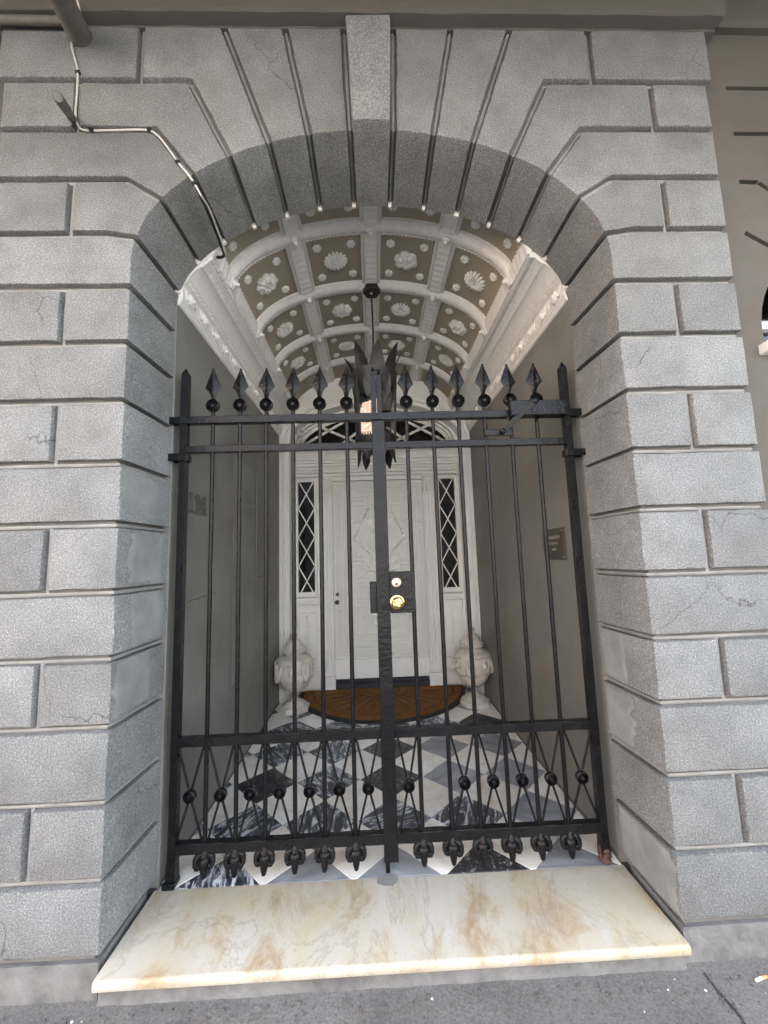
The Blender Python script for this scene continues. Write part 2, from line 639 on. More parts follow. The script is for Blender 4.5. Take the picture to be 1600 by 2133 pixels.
# ------------------------------------------------------------------ the house round the archway
def house():
    h = thing('town_house', 'taupe stucco house front around and above the grey stone archway', 'house', (0, YF, -.1))
    # upper wall, roof, flanks and rear: the bulk that keeps the street side in shade
    mb = MB(); mb.box(-7, 7, -.30, -.05, 4.15, 7.6)
    mk('upper_wall', mb, 'stucco', h)
    mb = MB(); mb.box(-7.2, 7.2, -.55, 9.2, 7.6, 7.85)
    mk('roof', mb, 'stucco', h)
    for s_ in (-1, 1):
        mb = MB(); mb.box(s_*6.8, s_*7, -.05, 9, -.1, 7.6)
        mk('flank_wall', mb, 'stucco', h)
    mb = MB(); mb.box(-6.8, 6.8, 8.8, 9, -.1, 7.6)
    mk('rear_wall', mb, 'stucco', h)
    # unseen gallery over the pavement, added to shade the upper stones
    mb = MB(); mb.box(-7, 7, -2.05, -.31, 4.33, 4.45)
    mk('added_gallery_deck', mb, 'gallery', h)
    for i in range(18):
        x = -6.8+i*.8
        mb = MB(); mb.box(x-.04, x+.04, -1.93, -.31, 4.2, 4.327)
        mk('added_gallery_joist', mb, 'gallery', h)
    mb = MB(); mb.box(-7, 7, -2.05, -1.95, 3.6, 4.328)
    mk('added_gallery_beam', mb, 'gallery', h)
    for x in (-6.6, -3.6, 3.6, 6.6):
        mb = MB(); mb.lathe([(.09, -.095), (.09, .12), (.05, .16), (.045, 3.4), (.08, 3.5), (.08, 3.598)], (x, -2.0, 0), 16)
        mk('added_gallery_column', mb, 'iron', h, 40)
    # string course over the arch
    rnd = random.Random(3)
    prof = [(-.02, 3.778), (.045, 3.776), (.055, 3.784), (.057, 3.85), (.057, 4.15), (-.06, 4.15)]
    fr = []
    xs = [-1.66+i*.08 for i in range(42)]
    for x in xs:
        fr.append((Vector((x, YF, rnd.uniform(-.004, .004))), Vector((0, -1, 0)), Vector((0, 0, 1))))
    mb = MB(); mb.sweep(prof, fr)
    mk('ledge', mb, 'stucco', h, 30)
    mb = MB()
    mb.box(-1.64, 1.62, YF+.004, YF+.06, ZTOP+.001, 3.79)      # grimy bed joint under it
    mk('bed_joint', mb, 'stucco_dark', h)
    for x0, x1 in ((1.66, 7), (-7, -1.68)):
        mb = MB()
        prof = [(-.02, 3.83), (.03, 3.825), (.045, 3.84), (.047, 4.15), (-.06, 4.15)]
        n = 24
        mb.sweep(prof, [(Vector((x0+(x1-x0)*i/n, -.29, rnd.uniform(-.003, .003))), Vector((0, -1, 0)), Vector((0, 0, 1))) for i in range(n+1)])
        mk('ledge', mb, 'stucco', h, 30)
    # left strip of stucco wall
    mb = MB(); mb.box(-7, -1.60, -.29, -.05, -.1, 4.15)
    mk('front_wall', mb, 'stucco', h)
    # right stucco wall with false joints and an arched window
    mb = MB(); mb.box(1.50, 7, -.29, -.03, -.1, 4.15)
    wall = mk('front_wall', mb, 'stucco', h)
    cuts = []
    wx, wr, wz0, wz1 = 2.27, .585, 2.22, 2.30
    poly = [(wx-wr, wz0), (wx+wr, wz0)] + [(wx+wr*math.cos(a), wz1+wr*.85*math.sin(a)) for a in [pi*i/28 for i in range(29)]]
    cuts.append(MB().prism(poly, -.5, .2))
    def slot(p0, p1, wd=.011):
        (xa, za), (xb, zb) = p0, p1
        d = Vector((xb-xa, zb-za)).normalized(); q = Vector((-d.y, d.x))*wd
        cuts.append(MB().prism([(xa-q.x, za-q.y), (xb-q.x, zb-q.y), (xb+q.x, zb+q.y), (xa+q.x, za+q.y)], -.4, -.268))
    for s_ in ((1.687, 3.531), (3.4, 3.525)), ((1.69, 3.285), (3.4, 3.280)):
        slot(*s_)
    slot((1.683, 3.033), (1.773, 3.029)); slot((1.776, 3.026), (2.03, 2.81))
    slot((1.673, 2.774), (1.86, 2.655))
    for cut in cuts:
        co = mk('cutter', cut, 'stucco')
        mod = wall.modifiers.new('cut', 'BOOLEAN')
        mod.object = co
        mod.operation = 'DIFFERENCE'
        mod.solver = 'EXACT'
        dg = bpy.context.evaluated_depsgraph_get()
        me = bpy.data.meshes.new_from_object(wall.evaluated_get(dg))
        wall.modifiers.clear()
        wall.data = me
        bpy.data.objects.remove(co)
    # window in the opening
    w0 = MB()
    arc = [(wx+wr*math.cos(a), wz1+wr*.85*math.sin(a)) for a in [pi*i/28 for i in range(29)]]
    outer = [(wx+wr, wz0)] + arc + [(wx-wr, wz0)]
    k = .93
    inner = [(wx+(x-wx)*k, wz1+(z-wz1)*k if z > wz1 else z) for x, z in outer]
    w0.loft([[(x, -.215, z) for x, z in outer], [(x, -.215, z) for x, z in inner], [(x, -.15, z) for x, z in inner]], False, False, False)
    w0.box(wx-.012, wx+.012, -.205, -.16, wz0, wz1+wr*.85*.93)
    w0.box(wx-wr*.95, wx+wr*.95, -.205, -.16, 2.36, 2.395)
    fr_ = mk('window', w0, 'frame_white', h)
    g = MB(); g.prism([(x, z) for x, z in inner], -.172, -.168)
    mk('pane', g, 'pane', fr_)
    g = MB()
    ring = []
    for i in range(60):
        x = wx-wr*.86+wr*1.72*i/59
        ring.append((x, -.07+.012*math.sin(i*1.1)))
    g.loft([[(x, y, 2.2) for x, y in ring], [(x, y, 2.80) for x, y in ring]], False, False, False)
    mk('curtain', g, 'curtain', fr_, 60)
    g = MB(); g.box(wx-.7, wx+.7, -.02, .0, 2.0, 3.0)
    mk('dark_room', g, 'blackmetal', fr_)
    g = MB(); g.box(wx-wr-.03, wx+wr+.03, -.335, -.17, 2.185, 2.235, .006)
    mk('sill', g, 'frame_white', h)
house()

def far_house():
    def block(name, label, x0, x1, ht, mat, cols, floors=2, cat='building'):
        h = thing(name, label, cat, ((x0+x1)/2, -11.2, -.1))
        mb = MB(); mb.box(x0, x1, -17, -11.2, -.1, ht)
        mk('wall', mb, mat, h)
        mb = MB(); mb.box(x0, x1, -17.1, -11.05, ht, ht+.4)
        mk('parapet', mb, mat, h)
        for lv in (0.9, 4.6)[:floors]:
            for i in range(cols):
                x = x0+(x1-x0)*(i+.5)/cols
                f = MB(); f.box(x-.55, x+.55, -11.26, -11.19, lv, lv+1.9)
                fo = mk('window', f, 'frame_white', h)
                g = MB(); g.box(x-.45, x+.45, -11.275, -11.262, lv+.1, lv+1.8)
                mk('pane', g, 'darkglass', fo)
    block('brick_building', 'sunlit orange brick building across the street, mirrored in the lantern glass', -24, -6.5, 8.6, 'brick', 5)
    block('pale_building', 'pale stucco building across the street, facing the archway', -6.48, 22, 5.0, 'pale_stucco', 8, 1)
far_house()

# ------------------------------------------------------------------ stone archway
ARCH = thing('stone_archway', 'grey granite archway of rusticated blocks with raised keystone', 'archway', (CX, YF, -.1))
def arc_pts(xa, xb, n=6):
    """points on the front arch from half-x xa to xb (exclusive of neither)"""
    ta, tb = math.acos(xa/HW), math.acos(xb/HW)
    return [(HW*math.cos(ta+(tb-ta)*i/n), ZS+BF*math.sin(ta+(tb-ta)*i/n)) for i in range(n+1)]
GAP = .0145
def stone(poly, flags, sgn, yf=YF, name='stone', rng=random.Random(11), gap=GAP, zmap=True):
    """poly: half-plane points (x>0), flags per edge: j joint, o opening, e free end"""
    d = [gap if f == 'j' else 0.0 for f in flags]
    p = inset(poly, d)
    pts, fl = [], []
    n = len(p)
    for i in range(n):
        a, b = p[i], p[(i+1) % n]
        ln = math.hypot(b[0]-a[0], b[1]-a[1])
        k = max(1, int(ln/.07))
        for q in range(k):
            t = q/k
            pts.append((a[0]+(b[0]-a[0])*t, a[1]+(b[1]-a[1])*t))
            fl.append(flags[i])
    m = len(pts)
    jit = []
    for i in range(m):
        op = fl[i] == 'o' or fl[i-1] == 'o'
        jit.append((pts[i][0]+rng.gauss(0, .0011 if not op else .0016), pts[i][1]+rng.gauss(0, .0011 if not op else .0007)))
    pts = jit
    isop = [fl[i] == 'o' or fl[i-1] == 'o' for i in range(m)]
    bev = .0075
    r0 = inset(pts, [bev]*m)
    r1 = inset(pts, [bev*.3]*m)
    yb = .0 if any(isop) else yf+.09
    def w(p_, y):
        return (CX+sgn*p_[0], y, p_[1])
    back = []
    for i, q in enumerate(pts):
        x, z = q
        if isop[i] and yb == 0.0:
            x *= HWI/HW
            if z > ZS:
                z = ZS+(z-ZS)*BI/BF
        back.append((x, z))
    mid = [(a[0]+(b[0]-a[0])*.5, a[1]+(b[1]-a[1])*.5) for a, b in zip(pts, back)]
    rings = [[w(q, yf) for q in r0], [w(q, yf+bev*.3) for q in r1], [w(q, yf+bev) for q in pts],
             [w(q, (yf+yb)/2) for q in mid], [w(q, yb) for q in back]]
    mb = MB()
    mb.loft(rings)
    return mk(name, mb, 'granite', ARCH, 40)

def archway():
    XJ = 1.283
    P = [.095, .275, .449, .62, .776, .906]
    PA = {x: arch_z(x) for x in P}
    xe = {-1: 1.60, 1: 1.548}
    for s_ in (-1, 1):
        E = xe[s_]
        # voussoirs between keystone and the first bent stone
        for xa, xb, ta, tb in ((.095, .275, .112, .379), (.275, .449, .379, .653)):
            arc = arc_pts(xb, xa, 5)
            poly = [(ta, ZTOP), (tb, ZTOP)] + arc
            stone(poly, ['e', 'j'] + ['o']*5 + ['j'], s_)
        arc = arc_pts(.62, .449, 5)
        poly = [(.653, ZTOP), (1.02, ZTOP), (1.02, 3.49), (.80, 3.49)] + arc
        stone(poly, ['e', 'j', 'j', 'j'] + ['o']*5 + ['j'], s_)
        stone([(1.02, ZTOP), (E+.03, ZTOP), (E+.03, 3.49), (1.02, 3.49)], ['e', 'e', 'j', 'j'], s_)
        # course 2
        arc = arc_pts(.776, .62, 5)
        stone([(.80, 3.49), (XJ, 3.49), (XJ, 3.244), (.944, 3.244)] + arc, ['j', 'j', 'j', 'j'] + ['o']*5 + ['j'], s_)
        stone([(XJ, 3.49), (E, 3.49), (E, 3.244), (XJ, 3.244)], ['j', 'e', 'j', 'j'], s_)
        # course 3
        arc = arc_pts(.906, .776, 5)
        stone([(.944, 3.244), (E, 3.244), (E, 3.0), (1.06, 3.0)] + arc, ['j', 'e', 'j', 'j'] + ['o']*5 + ['j'], s_)
        # course 4
        arc = arc_pts(1.003, .906, 5)
        stone([(1.06, 3.0), (XJ, 3.0), (XJ, 2.746), (1.133, 2.746)] + arc, ['j', 'j', 'j', 'j'] + ['o']*5 + ['j'], s_)
        stone([(XJ, 3.0), (E, 3.0), (E, 2.746), (XJ, 2.746)], ['j', 'e', 'j', 'j'], s_)
        # course 5 holds the springing
        arc = arc_pts(HW*.99999, 1.003, 4)
        stone([(1.133, 2.746), (E, 2.746), (E, 2.5045), (HW, 2.5045)] + arc, ['j', 'e', 'j', 'o'] + ['o']*4 + ['j'], s_)
        zs = [2.5045, 2.2585, 2.0125, 1.761, 1.521, 1.263, 1.019, .7785, .521, .27, .031]
        for i in range(10):
            z1, z0 = zs[i], zs[i+1]
            if i % 2 == 0:
                stone([(HW, z1), (XJ, z1), (XJ, z0), (HW, z0)], ['j', 'j', 'j', 'o'], s_)
                stone([(XJ, z1), (E, z1), (E, z0), (XJ, z0)], ['j', 'e', 'j', 'j'], s_)
            else:
                stone([(HW, z1), (E, z1), (E, z0), (HW, z0)], ['j', 'e', 'j', 'o'], s_)
    # keystone, proud of the rest
    arc = arc_pts(.095, .0001, 4)
    full = [(-x, z) for x, z in arc][:-1] + [(-x, z) for x, z in reversed(arc)][:0]
    left = [(-x, z) for x, z in arc]
    right = [(x, z) for x, z in reversed(arc)][1:]
    poly = [(.112, 3.774), (-.112, 3.774)] + left + right
    poly = list(reversed(poly))
    fl = ['o']*(len(left)+len(right)-1)
    fl = fl + ['j', 'e', 'j']
    # reversed order: right..left arc, then up the left side, across the top, down the right side
    stone(poly, fl, 1, yf=-.388, name='keystone', gap=.012)
    # mortar bed behind the joints
    mb = MB()
    off = .03
    path = []
    for z in [-.1+i*.2 for i in range(14)]:
        path.append((HW+off, z, 1))
    for i in range(1, 48):
        t = pi*i/48
        path.append(((HW+off)*math.cos(t), ZS+(BF+off)*math.sin(t), 0))
    for z in reversed([-.1+i*.2 for i in range(14)]):
        path.append((-HW-off, z, 1))
    rings = [[], [], []]
    for (x, z, v_) in path:
        if v_ or z < ZS+.02:
            ox, oz = (1.54 if x > 0 else -1.585), z
        else:
            dx, dz = x, z-ZS
            k = min((1.54 if x > 0 else 1.585)/max(abs(dx), 1e-6), (3.77-ZS)/max(dz, 1e-6))
            ox, oz = dx*k, ZS+dz*k
        rings[0].append((CX+ox, YF+.028, oz))
        rings[1].append((CX+x, YF+.028, z))
        xi, zi = x*(HWI+off)/(HW+off), z
        if not v_:
            zi = ZS+(z-ZS)*(BI+off)/(BF+off)
        rings[2].append((CX+xi, -.003, zi))
    mb.loft(rings, False, False, False)
    for s_ in (-1, 1):
        mb.box(CX+s_*1.06, CX+s_*1.53, YF+.03, -.02, -.1, ZTOP+.004)
    mk('mortar_bed', mb, 'mortar', ARCH)
    rr = random.Random(17)
    # raised ribbon of pointing in every joint
    def ribbon(pts, s_, soff=None):
        Q = []
        for (xa, za), (xb, zb) in zip(pts, pts[1:]):
            k = max(1, int(math.hypot(xb-xa, zb-za)/.08))
            Q += [(xa+(xb-xa)*i/k, za+(zb-za)*i/k) for i in range(k)]
        Q.append(pts[-1])
        path = [(CX+s_*x, YF+.024, z+rr.uniform(-.0012, .0012)) for x, z in Q]
        if soff:
            n_ = 5
            xi, zi = soff
            x0, z0 = Q[-1]
            path += [(CX+s_*(x0+(xi-x0)*i/n_), YF+.03+(-.03-YF)*i/n_, z0+(zi-z0)*i/n_) for i in range(1, n_+1)]
        mb = MB(); mb.tube(path, [.0072*rr.uniform(.8, 1.15) for _ in path], 6)
        mk('pointing', mb, 'pointing', ARCH)
    def sof(x, o=.022):
        k = (HW+o)/HW
        return (x*k, ZS+(BF+o)*math.sqrt(max(0, 1-(x/HW)**2))), (x*(HWI+o)/HW, ZS+(BI+o)*math.sqrt(max(0, 1-(x/HW)**2)))
    for s_ in (-1, 1):
        E = xe[s_]-.012
        for x, up in ((.095, [(.112, ZTOP+.004)]), (.275, [(.379, ZTOP+.004)]), (.449, [(.653, ZTOP+.004)]), (.62, [(E, 3.487), (.80, 3.487)]), (.776, [(E, 3.241), (.944, 3.241)]), (.906, [(E, 2.997), (1.06, 2.997)]), (1.003, [(E, 2.743), (1.133, 2.743)])):
            a, b = sof(x)
            ribbon(up+[a], s_, b)
        ribbon([(1.02, ZTOP+.004), (1.02, 3.49)], s_)
        for z1, z0 in ((3.487, 3.244), (2.997, 2.746)):
            ribbon([(XJ, z1), (XJ, z0)], s_)
        for i, z in enumerate([2.5045, 2.2585, 2.0125, 1.761, 1.521, 1.263, 1.019, .7785, .521, .27]):
            ribbon([(E, z-.003), (HW+.02, z-.003)], s_, (HWI+.02, z-.003))
            if i % 2 == 0:
                ribbon([(XJ, z-.01), (XJ, [2.5045, 2.2585, 2.0125, 1.761, 1.521, 1.263, 1.019, .7785, .521, .27, .031][i+1])], s_)
    # weathered plinth under the lowest course
    rng = random.Random(5)
    for s_ in (-1, 1):
        mb = MB()
        E = xe[s_]
        rings = []
        for y, ins in ((YF+.012, 0), (YF+.022, .0), (-.05, 0)):
            rings.append([(CX+s_*(HW+.004+rng.uniform(0, .004)), y, .015), (CX+s_*E, y, .015+rng.uniform(-.004, .004)), (CX+s_*E, y, -.12), (CX+s_*(HW+.004), y, -.12)])
        mb.loft(rings)
        mk('plinth', mb, 'plinth', ARCH)
    # white mortar showing where the soffit joints end
    for s_ in (-1, 1):
        for x in [.095, .275, .449, .62, .776, .906, 1.0]:
            xi = x*HWI/HW
            zi = ZS+BI*math.sqrt(1-(x/HW)**2)
            nx, nz = xi/HWI**2, (zi-ZS)/BI**2
            l_ = math.hypot(nx, nz); nx, nz = nx/l_, nz/l_
            tx, tz = -nz, nx
            mb = MB()
            q = []
            w_ = rng.uniform(.008, .012)
            for a, b in ((-w_, -.006), (w_, -.006), (w_*rng.uniform(.8, 1.1), .020), (-w_, .020)):
                q.append((CX+s_*(xi+tx*a+nx*b), zi+tz*a+nz*b))
            mb.prism(q, -.006, .006)
            mk('mortar_dab', mb, 'dab', ARCH)
    # smooth cement repairs on the reveals
    def patch(s_, z0, z1, ya, yb, name='cement_patch'):
        mb = MB()
        rows = []
        n, m_ = 12, 10
        for j in range(m_+1):
            z = z0+(z1-z0)*j/m_
            a_, b_ = ya+rng.gauss(0, .012), yb
            row = []
            for i in range(n+1):
                y = a_+(b_-a_)*i/n
                xh = HW+(HWI-HW)*(y-YF)/(-YF)
                row.append((CX+s_*(xh-.003*(0 if i in (0, n) or j in (0, m_) else 1)+.0012*(i in (0, n) or j in (0, m_))), y, z+rng.gauss(0, .0022)))
            rows.append(row)
        mb.loft(rows, False, False, False)
        mk(name, mb, 'cement', ARCH, 60)
    for z0, z1, ya, yb in ((1.548, 1.743, -.34, -.09), (1.283, 1.502, -.27, -.03), (1.04, 1.245, -.25, -.02), (.80, 1.0, -.33, -.10)):
        patch(-1, z0, z1, ya, yb)
    for z0, z1, ya, yb in ((.80, 1.0, -.17, -.01), (.542, .76, -.18, -.01), (.045, .25, -.338, -.02)):
        patch(1, z0, z1, ya, yb)
archway()

# ------------------------------------------------------------------ step and floor of the passage
def step():
    mb = MB()
    prof = []
    # section in y,z : nose rounded
    sec = [(-.02, -.035), (-.372, -.036), (-.380, -.032), (-.383, -.025), (-.383, -.010), (-.379, -.003), (-.372, .0), (-.03, .002), (-.02, .0)]
    n = 40
    rings = []
    for i in range(n+1):
        t = i/n
        ring = []
        for y, z in sec:
            half = HW-.002 if y < YF else HW+(HWI-HW)*(y-YF)/(-YF)-.003
            if y < YF:
                half = HW+.004-(.012 if (t in (0, 1) and y < -.37) else 0)
            x0, x1 = CX-half, CX+half
            ring.append((x0+(x1-x0)*t, y, z))
        rings.append(ring)
    mb.loft(rings)
    st = mk('marble_step', mb, 'step', None, 40, (CX, -.2, -.03))
    tag(st, 'worn cream marble step with ochre stains between the arch jambs', 'step')
    mb = MB()
    rng = random.Random(2)
    rings = []
    for i in range(41):
        x = CX-1.01+2.02*i/40
        rings.append([(x, -.350+rng.uniform(-.002, .002), -.04), (x, -.350+rng.uniform(-.003, .003), -.075), (x, -.356+rng.uniform(-.004, .003), -.12), (x, -.05, -.12), (x, -.05, -.04)])
    mb.loft(rings)
    b = mk('step_base', mb, 'plinth', st, 60)
    # mortar fill in the notch under the gate stile
    mb = MB()
    q = []
    for i in range(12):
        a = 2*pi*i/12
        q.append((-.035+.052*math.cos(a)*rng.uniform(.8, 1.2), -.035+.032*math.sin(a)*rng.uniform(.8, 1.2)))
    mb.loft([[(x, y, .0) for x, y in q], [(x*.93-.002, y-.001, .0042) for x, y in q]])
    mk('mortar_fill', mb, 'cement', st)
step()

def clip(poly, axis, val, keep):
    out = []
    n = len(poly)
    for i in range(n):
        a, b = poly[i], poly[(i+1) % n]
        ia, ib = keep*(a[axis]-val) >= 0, keep*(b[axis]-val) >= 0
        if ia:
            out.append(a)
        if ia != ib:
            t = (val-a[axis])/(b[axis]-a[axis])
            out.append((a[0]+(b[0]-a[0])*t, a[1]+(b[1]-a[1])*t))
    return out
def floor():
    mb = MB()
    mb.box(-1.06, 1.04, -.018, 2.6, -.11, -.004)
    fl = mk('passage_floor', mb, 'grout')
    tag(fl, kind='structure')
    D = .388
    rng = random.Random(21)
    dark = {(-2, 0): 's', (-1, 0): 'g', (0, 0): 'g', (1, 0): 'k', (2, 0): 'g',
            (-2, 1): 's', (-1, 1): 's', (0, 1): 's', (1, 1): 's', (2, 1): 'g',
            (-2, 2): 'k', (-1, 2): 's', (0, 2): 'k', (1, 2): 'g', (2, 2): 'g',
            (-2, 3): 's', (-1, 3): 's', (0, 3): 'k', (1, 3): 'g', (2, 3): 'g',
            (-2, 4): 's', (-1, 4): 's', (0, 4): 's', (1, 4): 's', (2, 4): 'k'}
    def tile(cx, cy, mat):
        p = [(cx-D/2, cy), (cx, cy-D/2), (cx+D/2, cy), (cx, cy+D/2)]
        for ax, v, k in ((0, -1.012, 1), (0, .99, -1), (1, -.018, 1), (1, 2.44, -1)):
            p = clip(p, ax, v, k)
            if len(p) < 3:
                return
        q = inset(p, [.0012]*len(p))
        q2 = inset(p, [.0026]*len(p))
        dz = rng.uniform(-.0006, .0006)
        mb = MB()
        c = (cx, cy)
        mb.loft([[(x, y, -.006) for x, y in q], [(x, y, -.0014+dz) for x, y in q], [(x, y, dz) for x, y in q2]])
        me = bpy.data.meshes.new('tile')
        me.from_pydata([(a-cx, b-cy, z) for a, b, z in mb.v], [], mb.f)
        me.materials.append(M[mat])
        o = bpy.data.objects.new('tile', me)
        COL.objects.link(o)
        o.parent = fl
        o.location = (cx, cy, 0)
    for j in range(-1, 8):
        for i in range(-3, 4):
            tile(.211+D*i, .164+D*j, 'w_tile')
            k = dark.get((i, j), rng.choice('sskg'))
            tile(.017+D*i, -.03+D*j, k+'_tile')
floor()

# ------------------------------------------------------------------ walls of the passage
YD = 2.15                # arched frame at the passage end
ZC = 2.92                # vault springing
VA, VB = .84, .41
def walls():
    for s_, lab in ((-1, 'plain taupe passage wall on the left, carrying the house number'), (1, 'plain taupe passage wall on the right, carrying the bronze plaque')):
        xw = -1.008 if s_ < 0 else .996
        wl_ = thing('passage_wall', lab, 'wall', (xw, 1.1, 0))
        mb = MB()
        x0, x1 = sorted((xw, xw+s_*.25))
        mb.box(x0, x1, .0, 2.9, -.02, 3.6)
        mk('wall_face', mb, 'passage', wl_)
        # pale scuffed line along the floor
        mb = MB()
        y0 = 0.02
        x0, x1 = sorted((xw, xw-s_*.006))
        mb.box(x0, x1, .02, 2.14, .0005, .012)
        mk('floor_fillet', mb, 'stucco', wl_)
        if s_ < 0:
            # blocked opening: a flush panel with hairline edges
            mb = MB()
            rng = random.Random(8)
            for (ya, za, yb, zb) in ((.82, .55, .82, 1.22), (.82, 1.22, .835, 2.1), (1.33, .58, 1.33, 2.1), (.82, .545, 1.34, .578), (.83, 1.243, 1.62, 1.24), (.2, 1.17, .56, 1.18)):
                n = 14
                L_ = Vector((yb-ya, zb-za)); q = Vector((-L_.y, L_.x)).normalized()
                pts = []
                for i in range(n+1):
                    t = i/n
                    o_ = rng.uniform(-.004, .004)
                    pts.append((ya+L_.x*t+q.x*o_, za+L_.y*t+q.y*o_))
                mb.tube([(xw+.0005, y, z) for y, z in pts], [rng.uniform(.0015, .0035) for _ in pts], 5)
            mk('hairline_crack', mb, 'stucco_dark', wl_)
            mb = MB(); mb.box(xw, xw+.005, .826, 1.326, .56, 2.1, .003)
            mk('flush_panel', mb, 'passage', wl_)
            mb = MB(); mb.tube([(xw+.012, 1.33, 2.1), (xw+.012, 1.33, 1.27), (xw+.012, 1.33, 1.22)], .004, 6)
            mk('conduit', mb, 'passage', wl_)
walls()

# ------------------------------------------------------------------ coffered vault
def vault():
    v = thing('barrel_vault', 'white coffered vault with tan panels and plaster rosettes over the passage', 'ceiling', (0, 1.07, ZC))
    def fr(t):
        """ellipse parameter t -> point and inward normal in xz"""
        x, z = -.018+VA*math.cos(t), ZC+VB*math.sin(t)
        nx, nz = -math.cos(t)/VA, -math.sin(t)/VB
        l_ = math.hypot(nx, nz)
        return Vector((x, 0, z)), Vector((nx/l_, 0, nz/l_))
    # even arc length
    N = 400
    ts = [pi*i/N for i in range(N+1)]
    acc = [0]
    for i in range(N):
        acc.append(acc[-1]+(fr(ts[i+1])[0]-fr(ts[i])[0]).length)
    tot = acc[-1]
    def at(sf):
        s_ = sf*tot
        for i in range(N):
            if acc[i+1] >= s_:
                k = (s_-acc[i])/(acc[i+1]-acc[i]+1e-12)
                return ts[i]+(ts[i+1]-ts[i])*k
        return pi
    mb = MB()
    rings = []
    for i in range(61):
        p, n_ = fr(pi*i/60)
        rings.append([p+Vector((0, .0, 0)), p+Vector((0, YD+.3, 0))])
    mb.loft(rings, False, False, False)
    mk('vault_shell', mb, 'tan', v, 60)
    # tan panels are fields between ribs: each one its own slightly sunk plate
    rows = [(-.27+.52*k, .25+.52*k) for k in range(5)]
    def frac(tt):
        i = tt/pi*N
        return (acc[int(i)]+(acc[min(N, int(i)+1)]-acc[int(i)])*(i-int(i)))/tot
    c1 = frac(math.acos(.46/VA))
    cols = [.045/tot, c1, .5, 1-c1, 1-.045/tot]
    for k in range(5):
        for c in range(4):
            ya, yb = max(.01, rows[k][0]+.03), min(YD+.03, rows[k][1]-.03)
            ring = []
            for i in range(9):
                p, n_ = fr(at(cols[c]+.03/tot+(cols[c+1]-cols[c]-.06/tot)*i/8))
                ring.append([p+n_*.003+Vector((0, ya, 0)), p+n_*.003+Vector((0, yb, 0)), p-n_*.004+Vector((0, yb, 0)), p-n_*.004+Vector((0, ya, 0))])
            mb = MB(); mb.loft(ring)
            mk('panel', mb, 'tan', v, 30)
    # transverse ribs
    prof = [(-.058, 0.0), (-.058, .012), (-.053, .018), (-.046, .012), (-.042, .014), (-.036, .022), (-.020, .033), (0, .037), (.020, .033), (.036, .022), (.042, .014), (.046, .012), (.053, .018), (.058, .012), (.058, 0.0)]
    K = 260
    for k in range(4):
        y = .25+.52*k
        frames = []
        for i in range(K+1):
            p, n_ = fr(at(i/K))
            frames.append((p+Vector((0, y, 0)), Vector((0, 1, 0)), n_))
        def mod(i, q, u, ww):
            if q in (2, 12):
                ww += .006*(1 if i % 3 == 0 else (-.35))
            if q in (6, 7, 8):
                ww += .002*math.sin(i*.9+q)
            return u, ww
        mb = MB(); mb.sweep(prof, frames, mod=mod)
        mk('arch_rib', mb, 'plaster', v, 50)
    # longitudinal ribs
    prof2 = [(-.064, 0.0), (-.064, .014), (-.055, .024), (-.046, .018), (-.040, .014), (-.038, .028), (.038, .028), (.040, .014), (.046, .018), (.055, .024), (.064, .014), (.064, 0)]
    KY = 210
    for c_ in cols:
        p, n_ = fr(at(c_))
        U = n_.cross(Vector((0, 1, 0)))
        frames = [(p+Vector((0, .0+(YD+.02)*i/KY, 0)), U, n_) for i in range(KY+1)]
        def mod2(i, q, u, ww):
            if q in (2, 9):
                ww += .0065*(1 if i % 3 == 0 else -.4)
            if q in (5, 6):
                ww += .0022*math.sin(i*1.3)
            return u, ww
        mb = MB(); mb.sweep(prof2, frames, mod=mod2)
        mk('long_rib', mb, 'plaster', v, 50)
    # bosses at the crossings
    bm_ = MB()
    bm_.lathe([(.024, 0), (.026, .006), (.018, .012), (.012, .016), (.013, .026), (.009, .033), (.001, .036)], n=14, axis='Z')
    boss_me = mesh_only('boss', bm_, 'plaster', 60)
    def orient(p, n_):
        z = n_; y_ = Vector((0, 1, 0)); x = y_.cross(z)
        m = Matrix((x, y_, z)).transposed()
        return m.to_euler()
    for k in range(4):
        for c_ in cols:
            p, n_ = fr(at(c_))
            place('boss', boss_me, v, tuple(p+n_*.036+Vector((0, .25+.52*k, 0))), orient(p, n_))
    # flowers
    def flower(rad, petals, depth, point, rings_=9, double=False):
        mb = MB()
        nA = petals*8
        vs = [(0, 0, depth*1.05)]
        for j in range(1, rings_+1):
            f = j/rings_
            for i in range(nA):
                a = 2*pi*i/nA
                c_ = abs(math.cos(petals*a/2))
                lobe = (c_**.5 if not point else c_**1.1)
                edge = rad*((.80+.20*lobe) if not point else (.68+.32*lobe))
                r = edge*f
                if f < .2:
                    h = depth*(1.05-.9*(f/.2)**2*.25)
                else:
                    g = (f-.2)/.8
                    h = depth*(.45+.55*math.sin(pi*min(1, g*1.05))**.8*(.55+.45*lobe))
                    if double:
                        h += depth*.35*(math.sin(g*pi*2.1)*(.4+.6*abs(math.cos(petals*a/2+.6))))
                    if f > .96:
                        h *= .75
                vs.append((r*math.cos(a), r*math.sin(a), h))
            if j == rings_:
                for i in range(nA):
                    x, y_, _ = vs[-nA+i] if False else vs[1+(rings_-1)*nA+i]
                    vs.append((x*.97, y_*.97, -.002))
        fs = []
        for i in range(nA):
            fs.append((0, 1+i, 1+(i+1) % nA))
        for j in range(rings_):
            b0, b1 = 1+j*nA, 1+(j+1)*nA
            for i in range(nA):
                q = (i+1) % nA
                fs.append((b0+i, b1+i, b1+q, b0+q))
        mb.add(vs, fs)
        return mesh_only('rosette', mb, 'plaster', 70)
    sunf = flower(.080, 16, .026, True)
    rose = flower(.080, 8, .030, False, 11, True)
    rose2 = flower(.080, 6, .030, False, 11, True)
